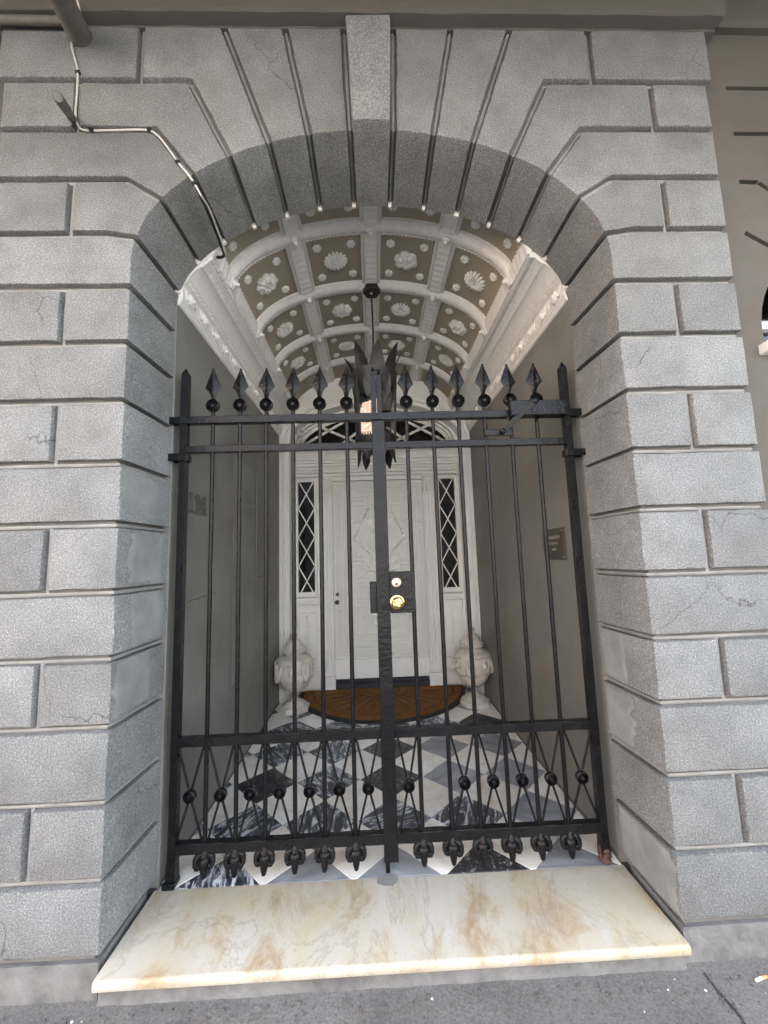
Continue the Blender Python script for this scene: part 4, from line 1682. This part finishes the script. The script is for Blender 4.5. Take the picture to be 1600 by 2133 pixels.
def gate_leaf(sgn, label):
    if sgn < 0:
        xa, xb = -.953, -.020
        bars = [-.818, -.687, -.560, -.430, -.300, -.168]
        discs = [(-.953, -.818), (-.818, -.687), (-.687, -.560), (-.560, -.430), (-.430, -.300), (-.300, -.168), (-.168, -.045)]
        foot = (-.966, 0)
    else:
        xa, xb = .926, -.012
        bars = [.126, .257, .385, .515, .645, .776]
        discs = [(.018, .126), (.257, .385), (.385, .515), (.515, .645), (.645, .776), (.776, .926)]
        foot = (.93, 0)
    g = thing('iron_gate', label, 'gate', (xa, 0, 0), 'leaves of the double iron gate')
    lo, hi = min(xa, xb), max(xa, xb)
    # hinge post
    px = xa
    mb = MB()
    tip = 2.318
    hw = .0165
    rings = [[(px+a*hw, b*hw, z) for a, b in ((-1, -1), (1, -1), (1, 1), (-1, 1))] for z in (.02, 2.285)]
    rings.append([(px+a*.002, b*.002, tip) for a, b in ((-1, -1), (1, -1), (1, 1), (-1, 1))])
    mb.loft(rings)
    # splayed foot
    mb.loft([[(px+a*hw*1.02, b*hw*1.02, .125) for a, b in ((-1, -1), (1, -1), (1, 1), (-1, 1))], [(px-sgn*.0+a*.021, b*.021, .03) for a, b in ((-1, -1), (1, -1), (1, 1), (-1, 1))]])
    mk('hinge_post', mb, 'iron', g)
    mb = MB()
    if sgn > 0:
        mb.lathe([(.022, .0), (.026, .008), (.022, .02), (.027, .027), (.027, .038), (.022, .043), (.026, .05), (.022, .058), (.018, .062)], (px, 0, .003), 20)
        mk('pivot', mb, 'rust', g, 40)
    else:
        mb.box(px-.03, px+.022, -.032, .026, .0025, .026, .003)
        mk('pivot', mb, 'iron', g)
    # rails
    x_in = -.0455 if sgn < 0 else .0165
    ends = {2.048: (.018, .017), 1.905: (.0165, .014), .578: (.0195, .016), .147: (.0215, .017)}
    for z, (hz, hy) in ends.items():
        if z > 2:
            a, b = (-1.045, -.0155) if sgn < 0 else (-.0145, 1.006)
        else:
            a, b = sorted((px-sgn*hw, x_in))
        mb = MB()
        n = 30
        rng = random.Random(int(z*100)+sgn)
        rings = []
        for i in range(n+1):
            x = a+(b-a)*i/n
            j = lambda: rng.uniform(-.0008, .0008)
            yo = -.0045 if z > 2 else 0
            rings.append([(x, -hy+yo+j(), z-hz+.002+j()), (x, -hy+.002+yo, z-hz+j()), (x, hy+yo, z-hz), (x, hy+yo, z+hz+j()), (x, -hy+.002+yo, z+hz+j()), (x, -hy+yo+j(), z+hz-.002)])
        mb.loft(rings)
        mk('rail', mb, 'iron', g)
    # bars
    bm_ = MB()
    bm_.lathe([(.0088, .166), (.0100, .19), (.0100, .54), (.0092, .56)], n=10)
    bm_.lathe([(.0092, .597), (.0098, .61), (.0098, 1.86), (.0094, 2.03)], n=10)
    bm_.lathe([(.0094, 2.066), (.0094, 2.10)], n=10)
    me = mesh_only('bar', bm_, 'iron', 50)
    sp, ro, dd, ra = MESH['spear'], MESH['ros'], MESH['disc'], MESH['ram']
    rng = random.Random(9+sgn)
    for i, x in enumerate(bars):
        place('bar', me, g, (x, 0, 0))
        o = place('rosette', ro, g, (x+.001, -.009, 2.121), (R(rng.uniform(-2, 2)), rng.uniform(0, 6), R(rng.uniform(-4, 4))))
        o = place('spearhead', sp, g, (x, 0, 2.154), (R(rng.uniform(-1.5, 1.5)), R(rng.uniform(-1.6, 1.6)), R(rng.uniform(-10, 10))))
        o = place('ram_head', ra, g, (x, -.002, .130), (0, 0, R(rng.uniform(-12, 12))))
    for (a, b) in discs:
        c = (a+b)/2
        hwid = abs(b-a)/2-.012
        for s_ in (-1, 1):
            for pa, pb in (((c+s_*hwid, 0, .556), (c+s_*.008, 0, .385)), ((c+s_*.008, 0, .325), (c+s_*hwid, 0, .170))):
                mb = MB(); mb.tube([pa, pb], .0052, 7)
                mk('cross_rod', mb, 'iron', g, 50)
        place('medallion', dd, g, (c, -.004, .354), (0, rng.uniform(0, 6), R(rng.uniform(-4, 4))))
    # meeting stile
    mb = MB()
    def fin(x0, x1, z0, z1, y0, y1):
        c_, cy_ = (x0+x1)/2, (y0+y1)/2
        sq = ((x0, y0), (x1, y0), (x1, y1), (x0, y1))
        mb.loft([[(x, y, z0) for x, y in sq], [(x, y, z1-.03) for x, y in sq], [(c_+(x-c_)*.12, cy_+(y-cy_)*.12, z1) for x, y in sq]])
    if sgn < 0:
        fin(-.0455, -.0205, .10, 2.318, .001, .026)
    else:
        fin(-.0175, .0065, .10, 2.30, .001, .026)
        mb.box(-.046, .0165, -.014, -.003, .052, 2.029, .002)
        mb.box(-.040, -.022, -.006, .012, .006, .06, .002)
    st = mk('meeting_stile', mb, 'iron', g)
    if sgn > 0:
        mb = MB()
        for z in (.36, .085):
            mb.lathe([(.004, 0), (.0035, .002), (.001, .003)], (-.008, -.014, z), 8, 'Y')
        mk('rivet', mb, 'iron', st)
        # lock
        mb = MB(); mb.box(.0172, .133, -.034, .020, 1.106, 1.294, .0025)
        lk = mk('lock_case', mb, 'iron', g)
        mb = MB(); mb.lathe([(.0215, 0), (.0215, .004), (.017, .006), (.0165, .012), (.004, .0125)], (.047, -.034, 1.244), 24, 'Y')
        cy_ = mk('lock_cylinder', mb, 'rosebrass', lk, 40)
        mb = MB(); mb.lathe([(.007, 0), (.0065, .0012), (.0008, .0014)], (.047, -.0465, 1.238), 16, 'Y')
        mk('keyhole', mb, 'bronze', lk)
        mb = MB()
        def fl(rr, h, a, k):
            return (rr*(1+.03*math.cos(10*a)) if k > 6 else rr), h+(.0015*math.cos(5*a) if k in (8, 9) else 0)
        mb.lathe([(.0325, 0), (.0325, .003), (.028, .006), (.015, .008), (.013, .020), (.0235, .026), (.0265, .034), (.0255, .044), (.0215, .050), (.014, .0525), (.008, .0515), (.001, .052)], (.047, -.034, 1.156), 40, 'Y', fl)
        mk('knob', mb, 'brass', lk, 40)
    else:
        mb = MB(); mb.box(-.077, -.0463, -.020, .02, 1.107, 1.251, .003)
        mk('strike_box', mb, 'iron', g)
    # collar bracket tying the post to the jamb
    mb = MB()
    if sgn < 0:
        mb.box(-1.035, px+.024, -.026, -.018, 1.848, 1.884, .002)
        mb.box(-1.035, px+.024, .018, .026, 1.848, 1.884, .002)
        mb.box(px+.017, px+.025, -.02, .02, 1.849, 1.883, .002)
    else:
        mb.box(px-.024, 1.008, -.026, -.018, 1.828, 1.862, .002)
        mb.box(px-.024, 1.008, .018, .026, 1.828, 1.862, .002)
        mb.box(px-.025, px-.017, -.02, .02, 1.829, 1.861, .002)
        for x in (.955, .985):
            mb.lathe([(.008, 0), (.007, .004), (.001, .006)], (x, -.026, 1.845), 8, 'Y')
    mk('collar', mb, 'iron', g)
    return g
MESH = {'spear': mesh_only('spearhead', spear_mesh(), 'iron', 28), 'ros': mesh_only('rosette', rosette_mesh(), 'iron', 40),
        'disc': mesh_only('medallion', rosette_mesh(.0265, .024, 26), 'iron', 40), 'ram': mesh_only('ram_head', ram_mesh(), 'iron', 50)}
gate_leaf(-1, 'left leaf of the black iron gate, six spears, without the lock')
gate_leaf(1, 'right leaf of the black iron gate carrying the brass lock knob')

def closer():
    c = thing('gate_closer', 'black box door closer with elbow arm on the gate top rail', 'door closer', (.77, -.04, 2.06))
    mb = MB(); mb.box(.628, .906, -.062, -.0235, 2.022, 2.098, .004)
    mk('closer_body', mb, 'iron', c)
    mb = MB(); mb.box(.505, .640, -.022, -.0105, 1.937, 1.968, .002)
    mk('bracket_plate', mb, 'iron', c)
    mb = MB()
    a, b = Vector((.742, -.078, 2.088)), Vector((.590, -.032, 1.953))
    d = (b-a).normalized(); q = Vector((0, 1, 0)).cross(d).normalized()
    for p0, p1 in ((a, b),):
        sec = [(q*.013+Vector((0, -.005, 0))), (q*.013+Vector((0, .005, 0))), (q*-.013+Vector((0, .005, 0))), (q*-.013+Vector((0, -.005, 0)))]
        mb.loft([[p0+s_ for s_ in sec], [p1+s_ for s_ in sec]])
    mk('arm', mb, 'iron', c)
    mb = MB(); mb.lathe([(.017, 0), (.017, .022), (.012, .026), (.002, .027)], (.742, -.060, 2.088), 14, 'Y')
    mb.lathe([(.013, 0), (.013, .02), (.009, .024), (.001, .025)], (.592, -.022, 1.953), 12, 'Y')
    mb.box(.724, .758, -.064, -.052, 2.03, 2.08, .003)
    mk('pivot', mb, 'iron', c, 40)
closer()

# ------------------------------------------------------------------ lantern
def lantern():
    X, Y = -.016, .77
    l = thing('hanging_lantern', 'black iron lantern with leafy crowns hanging from the vault', 'lantern', (X, Y, 3.30))
    mb = MB()
    mb.lathe([(.062, 3.262), (.064, 3.35), (.05, 3.362), (.045, 3.385)], (X, Y, 0), 6)
    mk('canopy', mb, 'blackmetal', l)
    mb = MB()
    mb.tube([(X+.002*math.sin(z*9), Y, z) for z in [2.60+.05*i for i in range(14)]], .0065, 8)
    for k in range(3):
        a = k*2.1+.4
        mb.tube([(X, Y, 2.86), (X+.145*math.cos(a), Y+.145*math.sin(a), 2.63)], .0025, 5)
    mk('hanging_rod', mb, 'blackmetal', l)
    n = 6
    def pt(r, k, z, off=R(40)):
        a = off+2*pi*k/n
        return Vector((X+r*math.cos(a), Y+r*math.sin(a), z))
    zt, zb, rt, rb = 2.60, 2.165, .155, .138
    for k in range(n):
        mb = MB(); mb.tube([pt(rb, k, zb), pt(rt, k, zt)], .0085, 6)
        mk('corner_bar', mb, 'blackmetal', l)
        mb = MB()
        a0, a1, b0, b1 = pt(rb-.004, k, zb), pt(rb-.004, k+1, zb), pt(rt-.004, k, zt), pt(rt-.004, k+1, zt)
        mb.add([a0, a1, b1, b0], [(0, 1, 2, 3)])
        mk('pane', mb, 'glass', l)
    for z, r in ((zt, rt), (zb, rb)):
        mb = MB()
        for k in range(n):
            mb.tube([pt(r, k, z), pt(r, k+1, z)], .010, 6)
        mk('ring', mb, 'blackmetal', l)
    def leaf(base, out, up, length, width, curl, name):
        """a pointed leaf rising from base, bending outward"""
        side = out.cross(up).normalized()
        mb = MB()
        rows = []
        N = 10
        for i in range(N+1):
            t = i/N
            w_ = width*math.sin(pi*min(1, .12+.88*t)**.8)*(1 if t < .99 else 0)
            w_ = width*(math.sin(pi*(.18+.82*t))**.9 if t < 1 else 0)+.0008
            p = base+up*length*t+out*(curl*t*t-.35*curl*t)
            rows.append([p-side*w_+out*.012*(1-t), p-side*w_*.5-out*.003, p-out*.008*(1-t), p+side*w_*.5-out*.003, p+side*w_+out*.012*(1-t)])
        back = [[q+out*.0022 for q in r] for r in rows]
        for r_, b_ in zip(rows, back):
            r_ += list(reversed(b_))
        mb.loft(rows)
        mk(name, mb, 'blackmetal', l, 50)
    mb = MB()
    mb.lathe([(.140, 2.53), (.152, 2.58), (.164, 2.64), (.162, 2.641), (.149, 2.585), (.136, 2.532)], (X, Y, 0), 24)
    mk('crown_collar', mb, 'blackmetal', l, 40)
    rng = random.Random(6)
    for k in range(8):
        a = R(8)+2*pi*k/8
        out = Vector((math.cos(a), math.sin(a), 0))
        base = Vector((X, Y, 2.52))+out*.125
        leaf(base, out, Vector((0, 0, 1)), (.285+rng.uniform(-.05, .03)), .055, .125, 'crown_leaf')
    for k in range(8):
        a = R(31)+2*pi*k/8
        out = Vector((math.cos(a), math.sin(a), 0))
        leaf(Vector((X, Y, 2.60))+out*.140, out, Vector((0, 0, -1)), .20, .040, -.05, 'drop_leaf')
    for k in range(9):
        a = R(5)+2*pi*k/9
        out = Vector((math.cos(a), math.sin(a), 0))
        leaf(Vector((X, Y, 2.13))+out*.115, out, Vector((0, 0, -1)), .14+rng.uniform(-.04, .02), .034, .03, 'base_leaf')
    mb = MB()
    mb.lathe([(.142, 2.17), (.145, 2.155), (.125, 2.11), (.085, 2.085), (.03, 2.075), (.002, 2.074)], (X, Y, 0), 18)
    mk('base_cup', mb, 'blackmetal', l, 40)
    mb = MB()
    for k in range(48):                               # toothed gallery
        a = 2*pi*k/48
        o = Vector((math.cos(a), math.sin(a), 0)); s_ = Vector((-o.y, o.x, 0))
        p = Vector((X, Y, 2.165))+o*.143
        mb.add([p-s_*.008, p+s_*.008, p+Vector((0, 0, .03)), p-o*.003-s_*.008, p-o*.003+s_*.008, p-o*.003+Vector((0, 0, .03))], [(0, 1, 2), (3, 5, 4), (0, 3, 4, 1), (1, 4, 5, 2), (2, 5, 3, 0)])
    mk('toothed_rim', mb, 'blackmetal', l)
    mb = MB()
    for k in range(3):
        a = 2*pi*k/3+.5
        mb.lathe([(.012, 2.12), (.012, 2.26), (.010, 2.262), (.002, 2.265)], (X+.035*math.cos(a), Y+.035*math.sin(a), 0), 10)
    mk('candle_tube', mb, 'plaster', l, 40)
lantern()

# ------------------------------------------------------------------ urns, mat and small things in the passage
def urn(x, y, label, face=True):
    u = thing('stone_urn', label, 'urn', (x, y, 0), 'marble urns flanking the door')
    c = (x, y, 0)
    mb = MB()
    oc = lambda r, z: [(x+r/math.cos(pi/8)*math.cos(pi/8+2*pi*i/8), y+r/math.cos(pi/8)*math.sin(pi/8+2*pi*i/8), z) for i in range(8)]
    mb.loft([oc(.127, .001), oc(.128, .036), oc(.122, .044)])
    mb.lathe([(.112, .044), (.113, .054), (.098, .060), (.090, .076), (.070, .086), (.040, .094), (.030, .106), (.026, .122), (.028, .140), (.042, .150), (.044, .160), (.030, .164)], c, 28)
    mk('foot', mb, 'urn', u, 35)
    mb = MB()
    def flute(r, h, a, k):
        return (r*(1+.012*math.cos(14*a)) if 2 <= k <= 6 else r), h
    mb.lathe([(.032, .164), (.055, .170), (.085, .186), (.112, .212), (.130, .244), (.137, .268), (.137, .278)], c, 84, mod=flute)
    mb.lathe([(.137, .278), (.160, .284), (.164, .292), (.166, .31), (.166, .36), (.165, .41), (.166, .432), (.160, .440), (.163, .450), (.160, .462), (.150, .470), (.120, .482), (.092, .490), (.082, .500), (.086, .507)], c, 40)
    mk('bowl', mb, 'urn', u, 35)
    mb = MB()
    mb.lathe([(.084, .505), (.104, .511), (.110, .520), (.112, .532), (.104, .540), (.108, .548), (.100, .560), (.086, .570), (.074, .586)], c, 40)
    def gad(r, h, a, k):
        return r*(1+.05*math.cos(10*a)), h
    mb.lathe([(.074, .586), (.066, .602), (.052, .618), (.040, .628), (.026, .634)], c, 60, mod=gad)
    mk('lid', mb, 'urn', u, 40)
    mb = MB()
    def spir(r, h, a, k):
        return r*(1+.09*math.cos(5*a+h*60)), h
    mb.lathe([(.018, .632), (.026, .645), (.032, .660), (.031, .674), (.022, .688), (.010, .697), (.002, .700)], c, 40, mod=spir)
    mk('finial', mb, 'urn', u, 50)
    # swags from side to side
    for a0 in (R(-90)+R(38), R(90)+R(38), R(-90)-R(38)-R(104), R(90)-R(38)-R(104)):
        pass
    for q in range(4):
        aa = R(-90)+R(32)+q*R(90)
        ab = R(-90)-R(32)+(q+1)*R(90)
        pts, rs = [], []
        for i in range(17):
            t = i/16
            a = aa+(ab-aa)*t
            sag = math.sin(pi*t)
            r = .164+.022*sag
            pts.append((x+r*math.cos(a), y+r*math.sin(a), .425-.125*sag))
            rs.append(.010+.012*sag+.0025*math.sin(i*2.4))
        mb = MB(); mb.tube(pts, rs, 9)
        mk('swag', mb, 'urn', u, 60)
    # masks under the knots
    for q in range(4):
        a = R(-90)+q*R(90)
        o = Vector((math.cos(a), math.sin(a), 0)); s_ = Vector((-o.y, o.x, 0))
        def P(u_, v_, d_):
            return Vector((x, y, 0))+o*(.158+d_)+s_*u_+Vector((0, 0, v_))
        mb = MB()
        NU, NV = 13, 17
        rows = []
        for j in range(NV):
            v_ = .305+.125*j/(NV-1)
            vn = (j/(NV-1))
            wd = .046*math.sin(pi*(.10+.80*vn))**.6
            row = []
            for i in range(NU):
                un = -1+2*i/(NU-1)
                dd = .026*(1-un*un)**.6
                nose = .020*math.exp(-((un)/.20)**2)*math.exp(-((vn-.50)/.12)**2)
                brow = .009*math.exp(-((vn-.68)/.06)**2)*(1-abs(un))
                eye = -.012*sum(math.exp(-((un-e)/.17)**2)*math.exp(-((vn-.60)/.055)**2) for e in (-.4, .4))
                mouth = -.010*math.exp(-((vn-.33)/.035)**2)*math.exp(-(un/.42)**2)
                moust = .009*math.exp(-((vn-.395)/.035)**2)*math.exp(-(un/.5)**2)
                beard = (.006*math.sin(un*14) if vn < .28 else 0)
                hair = (.006*math.sin(un*11) if vn > .84 else 0)
                row.append(P(un*wd, v_, dd+nose+brow+eye+mouth+moust+beard+hair-.012))
            rows.append(row)
        mb.loft(rows, False, False, False)
        for e in (-1, 1):
            mb.tube([P(e*.042, .42, .008), P(e*.052, .385, .010), P(e*.045, .345, .008), P(e*.036, .31, .003)], [.008, .010, .008, .004], 7)
            mb.tube([P(0, .432, .012), P(e*.03, .438, .014), P(e*.05, .425, .010)], [.008, .010, .009], 7)
        mk('mask', mb, 'urn', u, 60)
    return u
urn(-.818, 1.945, 'aged white marble urn with masks, left of the door mat')
ur = urn(.838, 1.90, 'aged white marble urn with masks, right of the door mat')
for ob in [ur]:
    ob.rotation_euler.z = R(24)

def mat_():
    m = thing('door_mat', 'half round brown coir mat with black rubber rim before the door', 'door mat', (0, 2.38, 0))
    Rr = .84
    def half(r, z, n=60):
        return [(r*math.cos(pi+pi*i/n), 2.384+r*math.sin(pi+pi*i/n), z) for i in range(n+1)]
    mb = MB()
    mb.loft([half(Rr, .001), half(Rr, .014), half(Rr-.008, .018), half(Rr-.045, .018)])
    mk('rubber_rim', mb, 'rubber', m)
    mb = MB()
    rng = random.Random(3)
    rings = []
    for r in [Rr-.040]+[Rr-.05-.079*i for i in range(11)]:
        r = max(r, .01)
        rings.append([(p[0], p[1]-(.012 if False else 0), .0255+rng.uniform(-.0012, .0012)) for p in half(r, 0, 90)])
    rings.insert(0, half(Rr-.042, .012, 90))
    mb.loft(rings, False, True, False)
    mk('coir_pile', mb, 'coir', m, 60)
    mb = MB()
    for k in range(1, 16):                            # sunburst lines pressed in
        a = pi+pi*k/16
        r0, r1 = .24, .62
        pts = [(r*math.cos(a), 2.33+r*math.sin(a), .0262) for r in (r0, (r0+r1)/2, r1)]
        mb.tube(pts, [.004, .0045, .003], 5)
    for r in (.24, .17):
        mb.tube([(r*math.cos(pi+pi*i/20), 2.33+r*math.sin(pi+pi*i/20), .0262) for i in range(21)], .004, 5)
    for k in range(34):                               # scrolled border
        a = pi+pi*(k+.5)/34
        r = .71
        mb.tube([((r+.022*math.sin(i*1.4+k))*math.cos(a+.02*i), 2.38+(r+.022*math.sin(i*1.4+k))*math.sin(a+.02*i), .0262) for i in range(4)], .0035, 5)
    mk('pressed_pattern', mb, 'rubber', m)
mat_()

def numerals():
    t = thing('house_number', 'grey painted metal house number 114 on the left passage wall', 'house number', (-1.0, .25, 1.63))
    xw = -1.008
    def dig(y0, polys):
        mb = MB()
        for p in polys:
            mb.loft([[(xw+.001, y0+a, 1.628+b) for a, b in p], [(xw+.016, y0+a, 1.628+b) for a, b in p]])
        o = mk('digit', mb, 'digit', t)
    one = [[(.024, .0), (.040, .0), (.040, .105), (.024, .105)], [(.006, .0), (.0238, .0), (.0238, .010), (.006, .010)], [(.0402, .0), (.058, .0), (.058, .010), (.0402, .010)],
           [(.0238, .105), (.0238, .090), (.006, .078), (.006, .088)]]
    four = [[(.036, .0), (.050, .0), (.050, .105), (.036, .105)], [(.000, .030), (.0358, .030), (.0358, .040), (.000, .040)], [(.0502, .030), (.060, .030), (.060, .040), (.0502, .040)],
            [(.000, .0402), (.010, .0402), (.0358, .090), (.0358, .105)], [(.026, .0), (.0358, .0), (.0358, .008), (.026, .008)], [(.0502, .0), (.060, .0), (.060, .008), (.0502, .008)]]
    dig(.150, one); dig(.235, one); dig(.305, four)
    p = thing('wall_plaque', 'small dark bronze plaque with faint pale lettering on the right wall', 'plaque', (.99, .385, 1.4))
    xw = .996
    mb = MB(); mb.box(xw-.010, xw, .252, .518, 1.318, 1.498, .002)
    mk('plate', mb, 'plaque', p)
    mb = MB()
    for yy in (.27, .50):
        for zz in (1.333, 1.482):
            mb.tube([(xw-.0098, yy, zz), (xw-.0125, yy, zz)], .005, 8)
    mk('screw', mb, 'letters', p)
    rng = random.Random(12)
    for z, y0, y1, hh in ((1.438, .30, .46, .017), (1.405, .33, .44, .013), (1.37, .355, .405, .013)):
        mb = MB()
        y = y0
        while y < y1:
            w_ = rng.uniform(.006, .010)
            mb.box(xw-.0115, xw-.0098, y, y+.0022, z, z+hh)
            if rng.random() < .7:
                mb.box(xw-.0115, xw-.0098, y+.0023, y+w_, z+rng.choice((0, hh*.45, hh-.0022)), z+hh*.5+.0022)
            y += w_+.004
        o = mk('lettering', mb, 'letters', p); o['kind'] = 'stuff'
numerals()

def sec_camera():
    c = thing('security_camera', 'small white bullet camera beside the fanlight', 'camera', (-.80, 2.23, 2.72))
    mb = MB()
    a, b = Vector((-.80, 2.27, 2.735)), Vector((-.775, 2.15, 2.705))
    mb.tube([a, a.lerp(b, .9), b], [.034, .034, .036], 18)
    mk('housing', mb, 'frame_white', c, 40)
    d = (b-a).normalized()
    mb = MB(); mb.tube([b+d*.0005, b+d*.004], .027, 18)
    mk('lens', mb, 'darkglass', c)
    mb = MB(); mb.tube([a+Vector((0, 0, -.01)), a+Vector((-.03, .04, .0))], .014, 8)
    mk('bracket', mb, 'frame_white', c)
    mb = MB()
    rng = random.Random(8)
    for i in range(86):
        x = -.86+1.72*i/85
        if abs(x) > .86:
            continue
        for k in range(2):
            mb.tube([(x, 2.385-.03*k, 2.59), (x+rng.uniform(-.006, .006), 2.37-.05*k, 2.67+rng.uniform(-.01, .012))], .0013, 4)
    o = mk('bird_spikes', mb, 'blackmetal', None, None, (0, 2.38, 2.59))
    tag(o, 'row of thin bird spikes along the ledge below the fanlight', 'spikes', kind='stuff')
sec_camera()

# ------------------------------------------------------------------ pipes and cable on the facade
def fittings():
    c = thing('wall_cable', 'white cable clipped to the stonework running down the arch soffit', 'cable', (-1.29, YF, 3.3))
    P = [(-1.335, -.44, 3.90), (-1.275, -.43, 3.82), (-1.262, -.40, 3.755), (-1.285, -.375, 3.715), (-1.322, -.356, 3.672), (-1.322, -.352, 3.635), (-1.308, -.352, 3.585), (-1.292, -.352, 3.518), (-1.290, -.350, 3.41), (-1.290, -.350, 3.305),
         (-1.275, -.351, 3.25), (-1.24, -.352, 3.226), (-1.13, -.352, 3.226), (-.985, -.352, 3.228), (-.935, -.352, 3.20), (-.89, -.352, 3.14), (-.845, -.352, 3.07), (-.80, -.354, 3.01), (-.770, -.354, 2.962), (-.752, -.335, 2.93)]
    def smooth(P, k=5):
        P = [Vector(p) for p in P]
        out = []
        for i in range(len(P)-1):
            p0, p1, p2, p3 = P[max(i-1, 0)], P[i], P[i+1], P[min(i+2, len(P)-1)]
            for q in range(k):
                t = q/k
                out.append(.5*((2*p1)+(p2-p0)*t+(2*p0-5*p1+4*p2-p3)*t*t+(3*p1-p0-3*p2+p3)*t**3))
        out.append(P[-1])
        return out
    mb = MB(); mb.tube(smooth(P), .0042, 8)
    mk('cable_run', mb, 'cable', c, 60)
    Q = [(-.772, -.353, 2.990), (-.768, -.32, 2.962), (-.770, -.24, 2.962), (-.772, -.15, 2.956), (-.776, -.06, 2.945), (-.775, -.012, 2.928), (-.79, .006, 2.925), (-.82, .015, 2.93)]
    mb = MB(); mb.tube(smooth(Q), .0075, 8)
    mk('black_sleeve', mb, 'blackcable', c, 60)
    Q2 = [(-.752, -.335, 2.93), (-.752, -.25, 2.948), (-.758, -.15, 2.945), (-.764, -.05, 2.935), (-.77, -.005, 2.928)]
    mb = MB(); mb.tube(smooth(Q2), .0042, 8)
    mk('cable_run', mb, 'cable', c, 60)
    for p in ((-1.291, -.352, 3.515), (-1.215, -.354, 3.226), (-.97, -.354, 3.226), (-.845, -.354, 3.07), (-.772, -.356, 2.965)):
        mb = MB(); mb.box(p[0]-.010, p[0]+.010, p[1]-.007, p[1]+.006, p[2]-.006, p[2]+.006, .002)
        mk('cable_clip', mb, 'blackcable', c)
    # slanting socket pipe at the ledge
    s_ = thing('pipe_stub', 'wide grey pipe stub slanting out of the wall at the ledge', 'pipe', (-1.315, YF, 3.67))
    mb = MB()
    a, b = Vector((-1.30, -.33, 3.715)), Vector((-1.262, -.62, 3.56))
    b = Vector((-1.225, -.60, 3.60))
    mb.tube([a, a.lerp(b, .25), a.lerp(b, .27), b], [.052, .050, .048, .048], 24)
    mk('pipe_body', mb, 'pipe', s_, 40)
    mb = MB()
    rng = random.Random(1)
    mb.lathe([(.058, 0), (.055, .012), (.05, .02)], (-1.30, YF+.006, 3.712), 20, 'Y')
    mk('mortar_collar', mb, 'stucco_dark', s_, 50)
    r_ = thing('iron_rod', 'short rusty iron rod sticking out of a block joint', 'rod', (-1.312, YF, 3.30))
    mb = MB()
    a, b = Vector((-1.314, -.325, 3.305)), Vector((-1.165, -.59, 3.08))
    b = Vector((-1.19, -.56, 3.115))
    mb.tube([a, a.lerp(b, .5), a.lerp(b, .52), b.lerp(a, .02), b], [.017, .017, .019, .019, .015], 14)
    mk('rod_body', mb, 'pipe', r_, 40)
    mb = MB(); mb.box(-1.328, -1.300, -.35, -.31, 3.285, 3.325, .003)
    mk('rod_socket', mb, 'pipe', r_)
    h = thing('conduit_pipe', 'painted horizontal conduit tucked under the ledge, upper left', 'pipe', (-1.6, YF, 3.75))
    mb = MB(); mb.tube([(-2.4, -.375, 3.752), (-1.9, -.375, 3.752), (-1.335, -.372, 3.746)], .017, 12)
    mk('conduit_tube', mb, 'pipe', h, 50)
    mb = MB(); mb.tube([(-1.62, -.30, 4.1), (-1.605, -.300, 3.70), (-1.603, -.298, 3.49), (-1.607, -.298, 3.30)], .005, 6)
    o = mk('black_wire', mb, 'blackcable', None, None, (-1.61, -.3, 3.7))
    tag(o, 'thin black wire along the left edge of the top stones', 'wire')
fittings()

# ------------------------------------------------------------------ litter on the pavement
def litter():
    rng = random.Random(33)
    mb = MB()
    def chip(x, y, r, mi):
        z = -.097
        vs = [(x+r*math.cos(a)*rng.uniform(.6, 1.2), y+r*math.sin(a)*rng.uniform(.6, 1.2), z) for a in (0, 1.6, 3.1, 4.7)]
        vs.append((x, y, z+r*rng.uniform(.5, 1.0)))
        mb.add(vs, [(0, 1, 4), (1, 2, 4), (2, 3, 4), (3, 0, 4)], mi)
    for _ in range(900):
        d = abs(rng.gauss(0, .10))
        chip(rng.uniform(-2.0, 2.0), -.375-d, rng.choice((.0015, .002, .003, .004) if d > .06 else (.003, .004, .006, .008)), 1 if rng.random() < .02 else 0)
    for _ in range(150):
        chip(rng.uniform(-2.0, 2.0), rng.uniform(-1.2, -.4), rng.choice((.0015, .002, .003)), 1 if rng.random() < .04 else 0)
    for _ in range(200):
        chip(1.045+rng.gauss(0, .012), rng.uniform(-1.4, -.38), rng.choice((.003, .004, .006)), 0)
    o = mk('grit', mb, ['grit', 'paper'])
    tag(o, 'grit, leaf crumbs and paper flecks along the foot of the step', 'litter', kind='stuff')
    c = thing('cigarette_butt', 'crushed cigarette butt on the pavement by the right pier', 'litter', (1.22, -.405, -.09))
    mb = MB(); mb.tube([(1.19, -.408, -.0925), (1.215, -.402, -.0915)], [.0045, .005], 8)
    mk('paper_tube', mb, 'paper', c)
    mb = MB(); mb.tube([(1.2155, -.402, -.0915), (1.238, -.398, -.0925)], [.005, .004], 8)
    mk('filter', mb, 'tanpaper', c)
litter()
